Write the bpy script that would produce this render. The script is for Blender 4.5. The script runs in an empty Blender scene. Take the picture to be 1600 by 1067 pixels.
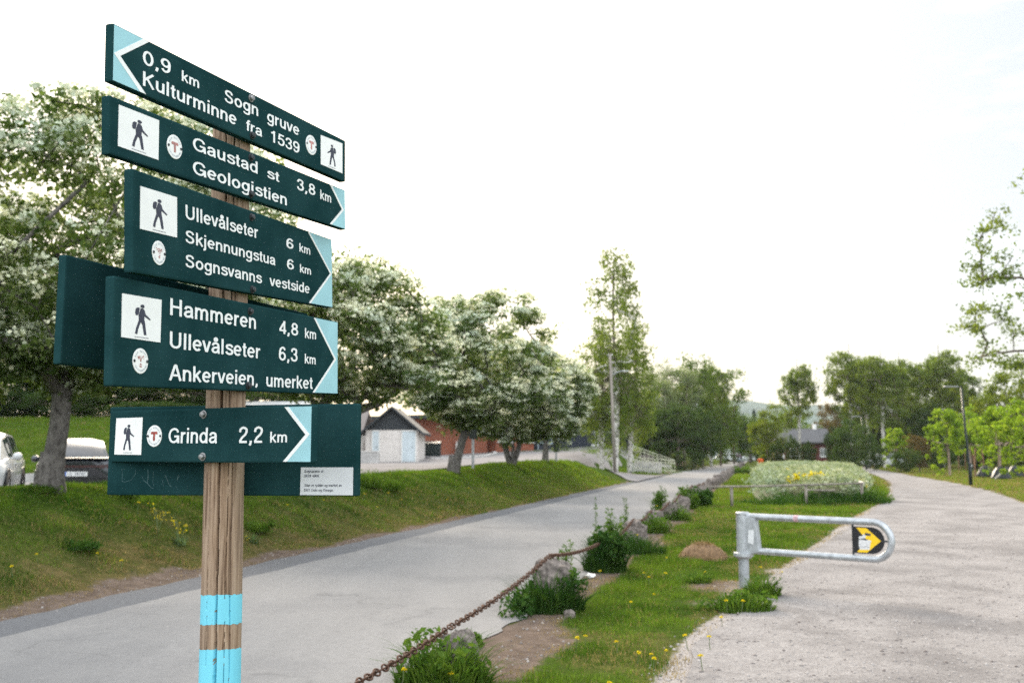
import bpy, bmesh, math, random
import numpy as np
from mathutils import Vector, Matrix
R = math.radians
SC = bpy.context.scene
COL = SC.collection

# ------------------------------------------------------------------ camera, sky, sun, exposure
EYE = 1.65
FPX = 1556.0                                   # focal length in pixels of the 1600 px wide photograph
PITCH = math.atan(174 / FPX)
cam_d = bpy.data.cameras.new('camera'); cam = bpy.data.objects.new('camera', cam_d); COL.objects.link(cam)
cam.location = (0, 0, EYE); cam.rotation_euler = (R(90) + PITCH, 0, 0)
cam_d.sensor_width = 36; cam_d.lens = FPX / 1600 * 36; cam_d.clip_start = 0.05; cam_d.clip_end = 12000
cam_d.dof.use_dof = True; cam_d.dof.focus_distance = 3.25; cam_d.dof.aperture_fstop = 4.5
SC.camera = cam
SUN_AZ, SUN_EL = R(-13), R(24)                 # azimuth from +Y towards +X
W = bpy.data.worlds.new('World'); SC.world = W; W.use_nodes = True
nt = W.node_tree; nt.nodes.clear()
def wn(t, **k):
    n = nt.nodes.new(t)
    for a, b in k.items(): setattr(n, a, b)
    return n
out = wn('ShaderNodeOutputWorld'); bg = wn('ShaderNodeBackground')
sky = wn('ShaderNodeTexSky', sky_type='NISHITA', sun_disc=False, sun_elevation=SUN_EL, sun_rotation=SUN_AZ,
         air_density=1.0, dust_density=2.5, ozone_density=1.0)
tc = wn('ShaderNodeTexCoord')
mp = wn('ShaderNodeMapping'); mp.inputs['Scale'].default_value = (2.2, 2.2, 7.0)
nz = wn('ShaderNodeTexNoise'); nz.inputs['Scale'].default_value = 1.6; nz.inputs['Detail'].default_value = 7; nz.inputs['Roughness'].default_value = .55
rp = wn('ShaderNodeMapRange'); rp.inputs[1].default_value = .52; rp.inputs[2].default_value = .68; rp.inputs[3].default_value = .87; rp.inputs[4].default_value = .87
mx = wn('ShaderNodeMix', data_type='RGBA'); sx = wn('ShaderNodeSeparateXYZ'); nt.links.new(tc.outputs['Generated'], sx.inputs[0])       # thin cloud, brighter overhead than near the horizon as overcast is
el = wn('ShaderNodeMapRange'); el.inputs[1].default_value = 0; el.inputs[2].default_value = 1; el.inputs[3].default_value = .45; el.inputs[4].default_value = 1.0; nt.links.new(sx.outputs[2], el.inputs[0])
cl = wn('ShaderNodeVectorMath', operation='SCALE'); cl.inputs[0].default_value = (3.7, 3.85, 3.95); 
fl_ = wn('ShaderNodeMapRange'); fl_.inputs[1].default_value = .45; fl_.inputs[2].default_value = -.6; fl_.inputs[3].default_value = .62; fl_.inputs[4].default_value = 2.4; nt.links.new(sx.outputs[1], fl_.inputs[0])   # cloud brightened behind the camera, added to light the board faces; dimmer ahead
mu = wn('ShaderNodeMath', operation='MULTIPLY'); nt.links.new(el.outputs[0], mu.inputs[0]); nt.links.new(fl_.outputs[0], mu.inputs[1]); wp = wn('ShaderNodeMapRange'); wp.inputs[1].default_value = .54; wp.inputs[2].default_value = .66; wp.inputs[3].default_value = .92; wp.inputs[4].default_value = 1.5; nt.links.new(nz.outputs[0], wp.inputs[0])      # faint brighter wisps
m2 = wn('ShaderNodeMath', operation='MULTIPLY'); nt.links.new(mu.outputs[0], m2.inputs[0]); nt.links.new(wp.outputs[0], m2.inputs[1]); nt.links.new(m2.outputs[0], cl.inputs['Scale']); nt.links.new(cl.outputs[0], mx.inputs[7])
L = nt.links.new
L(tc.outputs['Generated'], mp.inputs[0]); L(mp.outputs[0], nz.inputs['Vector']); L(nz.outputs[0], rp.inputs[0])
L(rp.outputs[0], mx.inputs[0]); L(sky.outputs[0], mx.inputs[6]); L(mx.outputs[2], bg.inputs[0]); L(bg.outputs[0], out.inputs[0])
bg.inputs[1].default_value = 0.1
sun_d = bpy.data.lights.new('sun', 'SUN'); sun = bpy.data.objects.new('sun', sun_d); COL.objects.link(sun)
sun_d.energy = 2.0; sun_d.angle = R(24); sun_d.color = (1, .86, .68)
sv = Vector((math.sin(SUN_AZ) * math.cos(SUN_EL), math.cos(SUN_AZ) * math.cos(SUN_EL), math.sin(SUN_EL)))
sun.rotation_euler = sv.to_track_quat('Z', 'Y').to_euler()
SC.view_settings.view_transform = 'Standard'; SC.view_settings.look = 'None'; SC.view_settings.gamma = 1
SC.view_settings.exposure = 2.3
SC.render.engine = 'CYCLES'
SC.cycles.max_bounces = 6; SC.cycles.diffuse_bounces = 3; SC.cycles.transmission_bounces = 4; SC.cycles.transparent_max_bounces = 4
SC.cycles.sample_clamp_indirect = .8; SC.cycles.sample_clamp_direct = 1.0; SC.cycles.use_denoising = False

# ------------------------------------------------------------------ helpers
CP, SP = math.cos(PITCH), math.sin(PITCH)
def ray(x, y):
    a, b = x - 800, 533.5 - y
    return np.array([a, FPX * CP - b * SP, FPX * SP + b * CP])
def ground(x, y, h=0.0):
    r = ray(x, y); return r * ((h - EYE) / r[2])
def xat(x, Y): return (x - 800) / 1566.0 * Y
def zat(y, Y):
    r = ray(800, y); return EYE + r[2] / r[1] * Y

def tag(o, label=None, cat=None, group=None, kind=None):
    if label: o['label'] = label
    if cat: o['category'] = cat
    if group: o['group'] = group
    if kind: o['kind'] = kind
    return o
def empty(name, loc, label, cat, group=None, rz=0):
    o = bpy.data.objects.new(name, None); COL.objects.link(o); o.location = loc; o.rotation_euler = (0, 0, rz)
    o.empty_display_size = .2
    return tag(o, label, cat, group)
def setparent(o, p):
    if p is not None: o.parent = p
def dup(o, parent=None):
    c = o.copy(); COL.objects.link(c)
    if parent is not None: setparent(c, parent)
    for k in o.children: dup(k, c)
    return c
def np_mesh(name, v, faces, mat, parent=None, smooth=False, col=None, uvn=None):
    """v (N,3); faces (M,k) uniform ngons."""
    me = bpy.data.meshes.new(name)
    v = np.asarray(v, np.float32); faces = np.asarray(faces, np.int32)
    m, k = faces.shape
    me.vertices.add(len(v)); me.vertices.foreach_set('co', v.ravel())
    me.loops.add(m * k); me.loops.foreach_set('vertex_index', faces.ravel())
    me.polygons.add(m); me.polygons.foreach_set('loop_start', np.arange(0, m * k, k, dtype=np.int32))
    me.polygons.foreach_set('loop_total', np.full(m, k, np.int32))
    if smooth: me.polygons.foreach_set('use_smooth', np.ones(m, bool))
    me.update(calc_edges=True)
    if col is not None:
        a = me.color_attributes.new('Col', 'FLOAT_COLOR', 'POINT')
        c4 = np.ones((len(v), 4), np.float32); c4[:, :col.shape[1]] = col
        a.data.foreach_set('color', c4.ravel())
    for mm in (mat if isinstance(mat, (list, tuple)) else [mat]): me.materials.append(mm)
    o = bpy.data.objects.new(name, me); COL.objects.link(o); setparent(o, parent)
    return o

class MB:
    def __init__(s): s.v = []; s.f = []
    def add(s, vs, fs):
        n = len(s.v); s.v += [tuple(p) for p in vs]; s.f += [tuple(i + n for i in q) for q in fs]
        return s
    def box(s, c, size, rz=0, M=None):
        hx, hy, hz = size[0] / 2, size[1] / 2, size[2] / 2
        vs = [Vector((sx * hx, sy * hy, sz * hz)) for sx in (-1, 1) for sy in (-1, 1) for sz in (-1, 1)]
        rot = M if M is not None else Matrix.Rotation(rz, 3, 'Z')
        vs = [rot @ p + Vector(c) for p in vs]
        return s.add(vs, [(0, 1, 3, 2), (4, 6, 7, 5), (0, 4, 5, 1), (2, 3, 7, 6), (0, 2, 6, 4), (1, 5, 7, 3)])
    def tube(s, path, r, n=8, cap=True, jit=0):
        P = [Vector(p) for p in path]; m = len(P)
        rr = r if isinstance(r, (list, tuple, np.ndarray)) else [r] * m
        vs = []; ref = None
        for i, p in enumerate(P):
            t = (P[min(i + 1, m - 1)] - P[max(i - 1, 0)]); t = t.normalized() if t.length > 1e-9 else Vector((0, 0, 1))
            if ref is None:
                ref = t.orthogonal().normalized()
            ref = (ref - t * ref.dot(t)); ref = ref.normalized() if ref.length > 1e-6 else t.orthogonal().normalized()
            b = t.cross(ref)
            for k in range(n):
                a = 2 * math.pi * k / n
                q = rr[i] * (1 + (random.uniform(-jit, jit) if jit else 0))
                vs.append(p + (ref * math.cos(a) + b * math.sin(a)) * q)
        fs = [(i * n + k, i * n + (k + 1) % n, (i + 1) * n + (k + 1) % n, (i + 1) * n + k) for i in range(m - 1) for k in range(n)]
        if cap: fs += [tuple(range(n - 1, -1, -1)), tuple((m - 1) * n + k for k in range(n))]
        return s.add(vs, fs)
    def lathe(s, prof, n=24, c=(0, 0, 0), M=None):
        rot = M if M is not None else Matrix.Identity(3)
        vs = [rot @ Vector((r * math.cos(2 * math.pi * k / n), r * math.sin(2 * math.pi * k / n), z)) + Vector(c) for r, z in prof for k in range(n)]
        m = len(prof)
        fs = [(i * n + k, i * n + (k + 1) % n, (i + 1) * n + (k + 1) % n, (i + 1) * n + k) for i in range(m - 1) for k in range(n)]
        fs += [tuple(range(n - 1, -1, -1)), tuple((m - 1) * n + k for k in range(n))]
        return s.add(vs, fs)
    def prism(s, pts, fr, d0, d1):
        """pts: 2-D outline (ccw); fr(u, v, d) -> point."""
        n = len(pts)
        vs = [fr(u, v, d0) for u, v in pts] + [fr(u, v, d1) for u, v in pts]
        fs = [tuple(range(n - 1, -1, -1)), tuple(range(n, 2 * n))] + [(k, (k + 1) % n, n + (k + 1) % n, n + k) for k in range(n)]
        return s.add(vs, fs)
    def build(s, name, mat, parent=None, smooth=False, bevel=0, tri=False, autosmooth=None):
        me = bpy.data.meshes.new(name); me.from_pydata([tuple(p) for p in s.v], [], s.f)
        bm = bmesh.new(); bm.from_mesh(me)
        bmesh.ops.recalc_face_normals(bm, faces=bm.faces)
        if bevel: bmesh.ops.bevel(bm, geom=[e for e in bm.edges if e.is_manifold and e.calc_face_angle(0) > .5], offset=bevel, segments=2, profile=.6, affect='EDGES', clamp_overlap=True)
        if tri: bmesh.ops.triangulate(bm, faces=[q for q in bm.faces if len(q.verts) > 4])
        bm.to_mesh(me); bm.free()
        if smooth:
            me.polygons.foreach_set('use_smooth', np.ones(len(me.polygons), bool))
            if autosmooth: me.set_sharp_from_angle(angle=autosmooth)
        for mm in (mat if isinstance(mat, (list, tuple)) else [mat]): me.materials.append(mm)
        o = bpy.data.objects.new(name, me); COL.objects.link(o); setparent(o, parent)
        return o

# value noise for layout
def _hash(ix, iy, sd):
    h = (ix.astype(np.int64) * 374761393 + iy.astype(np.int64) * 668265263 + sd * 974711) & 0x7fffffff
    h = ((h ^ (h >> 13)) * 1274126177) & 0x7fffffff
    return ((h ^ (h >> 16)) & 0xffff) / 65535.0
def vnoise(x, y, sd=0):
    x = np.asarray(x, float); y = np.asarray(y, float)
    ix, iy = np.floor(x), np.floor(y); fx, fy = x - ix, y - iy
    fx = fx * fx * (3 - 2 * fx); fy = fy * fy * (3 - 2 * fy)
    a = _hash(ix, iy, sd); b = _hash(ix + 1, iy, sd); c = _hash(ix, iy + 1, sd); d = _hash(ix + 1, iy + 1, sd)
    return (a * (1 - fx) + b * fx) * (1 - fy) + (c * (1 - fx) + d * fx) * fy
def fbm(x, y, sd=0, o=4):
    t = 0; a = .5
    for i in range(o): t = t + a * vnoise(np.asarray(x) * 2 ** i, np.asarray(y) * 2 ** i, sd + i * 17); a *= .5
    return t / (1 - .5 ** o)
def sstep(a, b, x):
    t = np.clip((np.asarray(x, float) - a) / (b - a), 0, 1); return t * t * (3 - 2 * t)

# ------------------------------------------------------------------ materials
MATS = {}
class NT:
    def __init__(s, name):
        s.m = bpy.data.materials.new(name); s.m.use_nodes = True; s.t = s.m.node_tree
        s.b = s.t.nodes['Principled BSDF']; s.o = s.t.nodes['Material Output']
    def n(s, t, **k):
        q = s.t.nodes.new(t)
        for a, b in k.items(): setattr(q, a, b)
        return q
    def l(s, a, b): s.t.links.new(a, b)
    def coord(s, scale=(1, 1, 1), which='Object'):
        c = s.n('ShaderNodeTexCoord'); m = s.n('ShaderNodeMapping'); m.inputs['Scale'].default_value = scale
        s.l(c.outputs[which], m.inputs[0]); return m.outputs[0]
    def noise(s, vec, scale=1, detail=4, rough=.55, dist=0):
        q = s.n('ShaderNodeTexNoise'); q.inputs['Scale'].default_value = scale; q.inputs['Detail'].default_value = detail
        q.inputs['Roughness'].default_value = rough; q.inputs['Distortion'].default_value = dist
        if vec is not None: s.l(vec, q.inputs['Vector'])
        return q.outputs[0]
    def ramp(s, fac, stops):
        q = s.n('ShaderNodeValToRGB'); e = q.color_ramp.elements
        while len(e) < len(stops): e.new(.5)
        for i, (p, c) in enumerate(stops): e[i].position = p; e[i].color = (*c, 1) if len(c) == 3 else c
        s.l(fac, q.inputs[0]); return q.outputs[0]
    def mix(s, fac, a, b, mode='MIX'):
        q = s.n('ShaderNodeMix', data_type='RGBA', blend_type=mode)
        for sock, v in ((q.inputs[0], fac), (q.inputs[6], a), (q.inputs[7], b)):
            if isinstance(v, (int, float)): sock.default_value = v
            elif isinstance(v, tuple): sock.default_value = (*v, 1) if len(v) == 3 else v
            else: s.l(v, sock)
        return q.outputs[2]
    def bump(s, h, strength=.3, dist=.01):
        q = s.n('ShaderNodeBump'); q.inputs['Strength'].default_value = strength; q.inputs['Distance'].default_value = dist
        s.l(h, q.inputs['Height']); s.l(q.outputs[0], s.b.inputs['Normal'])
    def set(s, rough=.7, metal=0, spec=.3, coat=0):
        s.b.inputs['Roughness'].default_value = rough; s.b.inputs['Metallic'].default_value = metal
        s.b.inputs['Specular IOR Level'].default_value = spec; s.b.inputs['Coat Weight'].default_value = coat
        return s
    def color(s, c):
        if isinstance(c, tuple): s.b.inputs['Base Color'].default_value = (*c, 1)
        else: s.l(c, s.b.inputs['Base Color'])
        return s
def simple(name, c, rough=.6, metal=0, spec=.3, var=.25, scale=6, coat=0, bump=0, stretch=(1, 1, 1)):
    if name in MATS: return MATS[name]
    t = NT(name).set(rough, metal, spec, coat)
    n = t.noise(t.coord(stretch), scale, 5)
    d = tuple(max(0, x * (1 - var)) for x in c); u = tuple(min(1, x * (1 + var)) for x in c)
    t.color(t.ramp(n, [(.3, d), (.7, u)]))
    if bump: t.bump(n, bump, .004)
    MATS[name] = t.m; return t.m
def leafmat(name, cols, transl=.4, rough=.7, tcol=None, big=.35, spec=0):
    """cols: colour stops met at random from leaf to leaf; a slow noise through the crown shifts them."""
    if name in MATS: return MATS[name]
    t = NT(name).set(rough, 0, spec)
    g = t.n('ShaderNodeNewGeometry')
    k = len(cols); c = t.ramp(g.outputs['Random Per Island'], [((i + .5) / k, q) for i, q in enumerate(cols)])
    nn = t.noise(t.coord(which='Object'), big, 3)
    c = t.mix(t.ramp(nn, [(.35, (0, 0, 0)), (.65, (1, 1, 1))]), t.mix(1, c, (.80, .88, .85), 'MULTIPLY'), t.mix(1, c, (1.25, 1.18, 1.0), 'MULTIPLY'))
    t.color(c)
    tr = t.n('ShaderNodeBsdfTranslucent'); t.l(t.mix(1, c, tcol or (1.5, 1.6, .8), 'MULTIPLY'), tr.inputs[0])
    ms = t.n('ShaderNodeMixShader'); ms.inputs[0].default_value = transl
    t.l(t.b.outputs[0], ms.inputs[1]); t.l(tr.outputs[0], ms.inputs[2]); t.l(ms.outputs[0], t.o.inputs[0])
    MATS[name] = t.m; return t.m
def bark(name, c1, c2, scale=9, zs=.25):
    if name in MATS: return MATS[name]
    t = NT(name).set(.9, 0, .1); v = t.coord((1, 1, zs)); n = t.noise(v, scale, 6, .65)
    t.color(t.ramp(n, [(.3, c1), (.52, c2), (.75, tuple(min(1, q * 1.5) for q in c2))])); t.bump(n, .8, .03)
    MATS[name] = t.m; return t.m

def grassmat(name='grass_blade', transl=.35):
    t = NT(name).set(.8, 0, 0)
    a = t.n('ShaderNodeVertexColor', layer_name='Col'); g = t.n('ShaderNodeNewGeometry')
    c = t.mix(1, a.outputs[0], t.ramp(g.outputs['Random Per Island'], [(0, (.7, .7, .7)), (1, (1.3, 1.3, 1.3))]), 'MULTIPLY')
    t.color(c)
    tr = t.n('ShaderNodeBsdfTranslucent'); t.l(t.mix(1, c, (1.4, 1.5, .8), 'MULTIPLY'), tr.inputs[0])
    ms = t.n('ShaderNodeMixShader'); ms.inputs[0].default_value = transl
    t.l(t.b.outputs[0], ms.inputs[1]); t.l(tr.outputs[0], ms.inputs[2]); t.l(ms.outputs[0], t.o.inputs[0])
    return t.m
M_GRASS = grassmat()

t = NT('meadow_ground').set(.95, 0, 0)
at = t.n('ShaderNodeVertexColor', layer_name='Col'); sp = t.n('ShaderNodeSeparateColor'); t.l(at.outputs[0], sp.inputs[0])
v = t.coord(); n1 = t.noise(v, 6, 7, .65); n2 = t.noise(v, .35, 4); n3 = t.noise(v, 60, 4, .7)
gcol = t.mix(t.ramp(n2, [(.4, (0, 0, 0)), (.6, (1, 1, 1))]), (.035, .068, .012), (.065, .10, .016))
gcol = t.mix(sp.outputs[1], gcol, (.13, .10, .045))
gcol = t.mix(t.ramp(n1, [(.35, (0, 0, 0)), (.6, (.6, .6, .6))]), gcol, (.028, .042, .010))
scol = t.mix(t.ramp(n1, [(.3, (0, 0, 0)), (.7, (1, 1, 1))]), (.10, .076, .06), (.20, .155, .128))
scol = t.mix(t.ramp(n3, [(.35, (0, 0, 0)), (.62, (1, 1, 1))]), t.mix(1, scol, (.6, .6, .6), 'MULTIPLY'), scol)
scol = t.mix(sp.outputs[2], scol, t.mix(t.ramp(n3, [(.35, (0, 0, 0)), (.62, (1, 1, 1))]), (.17, .155, .148), (.36, .335, .32)))
ad = t.n('ShaderNodeMath', operation='ADD'); t.l(sp.outputs[0], ad.inputs[0])
sub = t.n('ShaderNodeMath', operation='MULTIPLY_ADD'); t.l(n1, sub.inputs[0]); sub.inputs[1].default_value = .7; sub.inputs[2].default_value = -.35
t.l(sub.outputs[0], ad.inputs[1])
t.color(t.mix(t.ramp(ad.outputs[0], [(.4, (0, 0, 0)), (.6, (1, 1, 1))]), gcol, scol)); t.bump(n3, .5, .02)
M_MEADOW = t.m

def t_half(t, s_):
    q = t.n('ShaderNodeMath', operation='MULTIPLY'); t.l(s_, q.inputs[0]); q.inputs[1].default_value = .5; return q.outputs[0]
def pave(name, c, dark, bumpd=.006, sc=90, patch=.8, patchc=None, pr=(.45, .62), cracks=0, streak=0, mott=0):
    """mineral surface: fine grain, mottling, patches of other colour, optional hairline cracks and streaks along the way."""
    t = NT(name).set(.9, 0, 0); v = t.coord()
    f = t.noise(v, sc, 4, .75); m = t.noise(v, patch, 6, .65); h = t.noise(v, sc * .2, 4, .65); g = t.noise(v, 9, 5, .7)
    col = t.mix(t.ramp(f, [(.32, (0, 0, 0)), (.66, (1, 1, 1))]), dark, c)
    col = t.mix(t.ramp(h, [(.36, (.7, .7, .7)), (.62, (0, 0, 0))]), col, t.mix(.6, col, dark))
    col = t.mix(t.ramp(g, [(.3, (.25, .25, .25)), (.5, (0, 0, 0))]), col, tuple(q * .7 for q in dark))
    if patchc: col = t.mix(t.ramp(m, [(pr[0], (0, 0, 0)), (pr[1], (.8, .8, .8))]), col, t.mix(t.ramp(f, [(.35, (0, 0, 0)), (.65, (1, 1, 1))]), tuple(q * .55 for q in patchc), patchc))
    if mott:      # coarse darker gravel lying in drifts on the pale fines
        q1 = t.noise(v, 36, 6, .85, .2); q2 = t.noise(v, .75, 5, .65, .6); ad_ = t.n('ShaderNodeMath', operation='MULTIPLY_ADD'); t.l(q2, ad_.inputs[0]); ad_.inputs[1].default_value = 1.3; t.l(q1, ad_.inputs[2])
        col = t.mix(t.ramp(t_half(t, ad_.outputs[0]), [(.545, (0, 0, 0)), (.64, (mott,) * 3)]), col, tuple(q * .62 for q in dark))
    if streak:
        mp_ = t.n('ShaderNodeMapping'); mp_.inputs['Rotation'].default_value = (0, 0, R(13.9)); mp_.inputs['Scale'].default_value = (1.6, .12, 1); cc = t.n('ShaderNodeTexCoord'); t.l(cc.outputs['Object'], mp_.inputs[0])
        sn = t.noise(mp_.outputs[0], 1.0, 4, .55); col = t.mix(t.ramp(sn, [(.42, (streak,) * 3), (.6, (0, 0, 0))]), col, tuple(q * .72 for q in dark))
    if cracks:
        wv_ = t.n('ShaderNodeTexVoronoi', feature='DISTANCE_TO_EDGE'); wv_.inputs['Scale'].default_value = .42
        ds = t.n('ShaderNodeVectorMath', operation='MULTIPLY_ADD'); nn_ = t.n('ShaderNodeTexNoise'); nn_.inputs['Scale'].default_value = 1.6; nn_.inputs['Detail'].default_value = 6; t.l(v, nn_.inputs['Vector']); t.l(nn_.outputs[1], ds.inputs[0]); ds.inputs[1].default_value = (1.1, 1.1, 0); t.l(v, ds.inputs[2]); t.l(ds.outputs[0], wv_.inputs['Vector'])
        ln_ = t.mix(1, t.ramp(wv_.outputs[0], [(.0, (cracks,) * 3), (.011, (0, 0, 0))]), t.ramp(m, [(.5, (0, 0, 0)), (.56, (1, 1, 1))]), 'MULTIPLY'); col = t.mix(ln_, col, (.07, .068, .066))
    t.color(col); t.bump(f, .7, bumpd); return t.m
M_ROAD = pave('road_asphalt', (.31, .30, .292), (.20, .194, .19), .006, 95, .35, (.262, .256, .254), (.48, .62), .3, .15)
M_LOT = pave('lot_asphalt', (.30, .28, .275), (.20, .19, .19), .004, 60, .4, (.24, .23, .23))
M_PATH = pave('gravel_path', (.365, .348, .338), (.185, .172, .168), .02, 48, .42, (.25, .235, .23), (.52, .66), 0, 0, .5)
M_EDGE = pave('worn_asphalt_edge', (.185, .188, .196), (.11, .11, .115), .008, 90)
M_EARTH = pave('dry_earth', (.30, .25, .21), (.17, .14, .115), .01, 50)

# ------------------------------------------------------------------ terrain
RA = R(13.9); CU, SU = math.cos(RA), math.sin(RA)
def us(x, y): return CU * x - SU * y, SU * x + CU * y
def xy(u, s): return CU * u + SU * s, -SU * u + CU * s
UL, UR = -7.07, -2.37                          # road edges
def H(x, y):
    x = np.asarray(x, float); y = np.asarray(y, float)
    u, s = us(x, y); tt = UL - u
    hc = np.interp(s, [0, 13, 22, 33, 42, 49, 56, 62, 68, 76, 86, 110], [1.15, 1.14, 1.05, 1.0, 1.2, 1.25, 1.15, .85, .35, .25, .5, .9])
    hp = np.interp(s, [0, 19, 22, 28, 34, 58, 83, 94, 200], [.3, .36, .42, .85, 1.0, 1.05, 1.85, 2.25, 2.6])
    a = sstep(.35, 3.4, tt); prof = .35 * np.clip((tt - .35) / 3.05, 0, 1) + .65 * a
    h = hc * prof + (hp - hc) * sstep(3.6, 6.5, tt)
    h = h + .10 * (fbm(x * .9, y * .9, 3) - .5) * sstep(.5, 1.2, tt) * (1 - sstep(3.4, 5, tt))
    h = h + 2.2 * sstep(31, 46, y) * sstep(-11.5, -15, x) * (1 - sstep(60, 75, y))
    h = h + 1.2 * sstep(90, 120, s) * sstep(4, 14, tt)
    h = np.where(tt > 0, h, 0.0)
    med = (u > UR + .25)
    h = h + np.where(med, .022 * (fbm(x * .7, y * .7, 9) - 1) * sstep(UR + .25, UR + 1, u), 0)
    return h

PATH_L = [(1005, 1130), (1062, 1067), (1088, 1010), (1125, 975), (1190, 935), (1235, 890), (1285, 853), (1342, 808), (1385, 785), (1398, 768), (1392, 752), (1366, 741), (1335, 732.5), (1290, 728)]
PATH_R = [(1290, 725.5), (1340, 729), (1385, 736), (1430, 744.5), (1480, 753), (1540, 766), (1600, 787), (1700, 832), (1850, 930), (2000, 1130)]
PL = np.array([ground(*p)[:2] for p in PATH_L]); PR = np.array([ground(*p)[:2] for p in PATH_R])
def smooth_line(P, n=140):
    P = np.asarray(P); d = np.r_[0, np.cumsum(np.linalg.norm(np.diff(P, axis=0), axis=1))]
    d2 = np.r_[0, np.cumsum(np.sqrt(np.linalg.norm(np.diff(P, axis=0), axis=1)))]
    tq = np.linspace(0, d2[-1], n); X = np.interp(tq, d2, P[:, 0]); Y = np.interp(tq, d2, P[:, 1])
    for _ in range(3):
        X[1:-1] = (X[:-2] + 2 * X[1:-1] + X[2:]) / 4; Y[1:-1] = (Y[:-2] + 2 * Y[1:-1] + Y[2:]) / 4
    return np.c_[X, Y]
PL = smooth_line(PL); PR = smooth_line(PR)
PPOLY = np.vstack([PL, PR])
def inside(poly, x, y):
    x = np.asarray(x); y = np.asarray(y); c = np.zeros(x.shape, bool); n = len(poly); j = n - 1
    for i in range(n):
        xi, yi = poly[i]; xj, yj = poly[j]
        if yi != yj:
            c ^= ((yi > y) != (yj > y)) & (x < (xj - xi) * (y - yi) / (yj - yi) + xi)
        j = i
    return c
def dline(P, x, y):
    d = np.full(np.shape(x), 1e9)
    for i in range(len(P) - 1):
        a, b = P[i], P[i + 1]; ab = b - a; q = ab @ ab + 1e-12
        t_ = np.clip(((x - a[0]) * ab[0] + (y - a[1]) * ab[1]) / q, 0, 1)
        d = np.minimum(d, np.hypot(x - a[0] - t_ * ab[0], y - a[1] - t_ * ab[1]))
    return d
def path_sd(x, y):
    d = np.minimum(dline(PL[::3], x, y), dline(PR[::3], x, y))
    return np.where(inside(PPOLY, x, y), -d, d)
BARE = []
for (px, py, rx, ry, w) in [(815, 1000, .55, 1.0, 1.0), (770, 1040, .45, .9, .9), (925, 908, .5, .9, .7), (1010, 850, .5, 1.2, .8), (1050, 815, .5, 1.2, .8), (1075, 795, .5, 1.5, .7),
                            (1140, 915, .75, .9, .75), (1175, 925, .5, .8, .95), (1120, 940, .7, .6, .5), (1250, 893, .6, .7, .8), (1130, 868, .35, .5, .6), (880, 975, .4, .6, .4), (1215, 960, .5, .5, .5)]:
    g = ground(px, py); BARE.append((g[0], g[1], rx, ry, w))
BANKBARE = [(-9.4, 24.0, .5, .8, .8), (-6.2, 16.5, .8, .7, .35)]
def soil(x, y):
    """0 grass .. 1 bare ground; second value: how dry the grass is."""
    u, s = us(x, y); tt = UL - u
    big = fbm(x * .8, y * .8, 21); fine = fbm(x * 3, y * 3, 33)
    w = .28 + .95 * np.clip(1.2 - s / 40, .25, 1) * (big ** 1.3)
    left = np.where(tt > 0, 1 - sstep(w * .45, w * 1.25, tt), 0)
    rr = u - UR
    right = np.where(rr > 0, 1 - sstep(.12, .55 + .5 * big, rr), 0)
    m = np.maximum(left, right)
    for bx, by, rx, ry, k in BARE:
        du, ds = us(x - bx, y - by)
        m = np.maximum(m, k * np.exp(-((du / rx) ** 2 + (ds / ry) ** 2)) * (.6 + .8 * fine))
    dry = np.where(tt > 0, np.clip(1.15 - tt / 2.3, 0, 1) * np.clip(1.25 - s / 60, .1, 1) * (.35 + 1.1 * big) + .35 * (fine > .62) * np.clip(1.3 - s / 45, 0, 1), .08 + .45 * (big > .58))
    dry = np.where(x > 18, .45 + .6 * big, dry)
    return m, np.clip(dry, 0, 1)

def axis_pts(lo, hi, step, far, grow=1.18):
    a = list(np.arange(lo, hi, step)); d = step; q = hi
    while q < far: a.append(q); d *= grow; q += d
    a.append(far); d = step; q = lo - step; b = []
    while q > -far: b.append(q); d *= grow; q -= d
    b.append(-far); return np.array(b[::-1] + a)
gx = axis_pts(-17, 17, .17, 2900); gy = axis_pts(4, 42, .17, 2900); gy = gy[gy > -60]
GX, GY = np.meshgrid(gx, gy); fx, fy = GX.ravel(), GY.ravel()
zz = H(fx, fy)
near = (np.abs(fx) < 60) & (fy > 3) & (fy < 130)
mask = np.zeros((len(fx), 3), np.float32); mask[:, 1] = .25
psd = np.full(len(fx), 99.); psd[near] = path_sd(fx[near], fy[near])
s_, d_ = soil(fx[near], fy[near]); mask[near, 0] = s_; mask[near, 1] = d_
mask[:, 0] = np.maximum(mask[:, 0], 1 - sstep(.0, .35, psd)); mask[:, 2] = 1 - sstep(.10, .75, psd)
nx, ny = len(gx), len(gy); idx = np.arange(nx * ny).reshape(ny, nx)
quads = np.stack([idx[:-1, :-1], idx[:-1, 1:], idx[1:, 1:], idx[1:, :-1]], -1).reshape(-1, 4)
o = np_mesh('ground', np.c_[fx, fy, zz], quads, M_MEADOW, smooth=True, col=mask); tag(o, 'green lawn and grassy bank on both sides of the road', 'ground', kind='structure')

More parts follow.
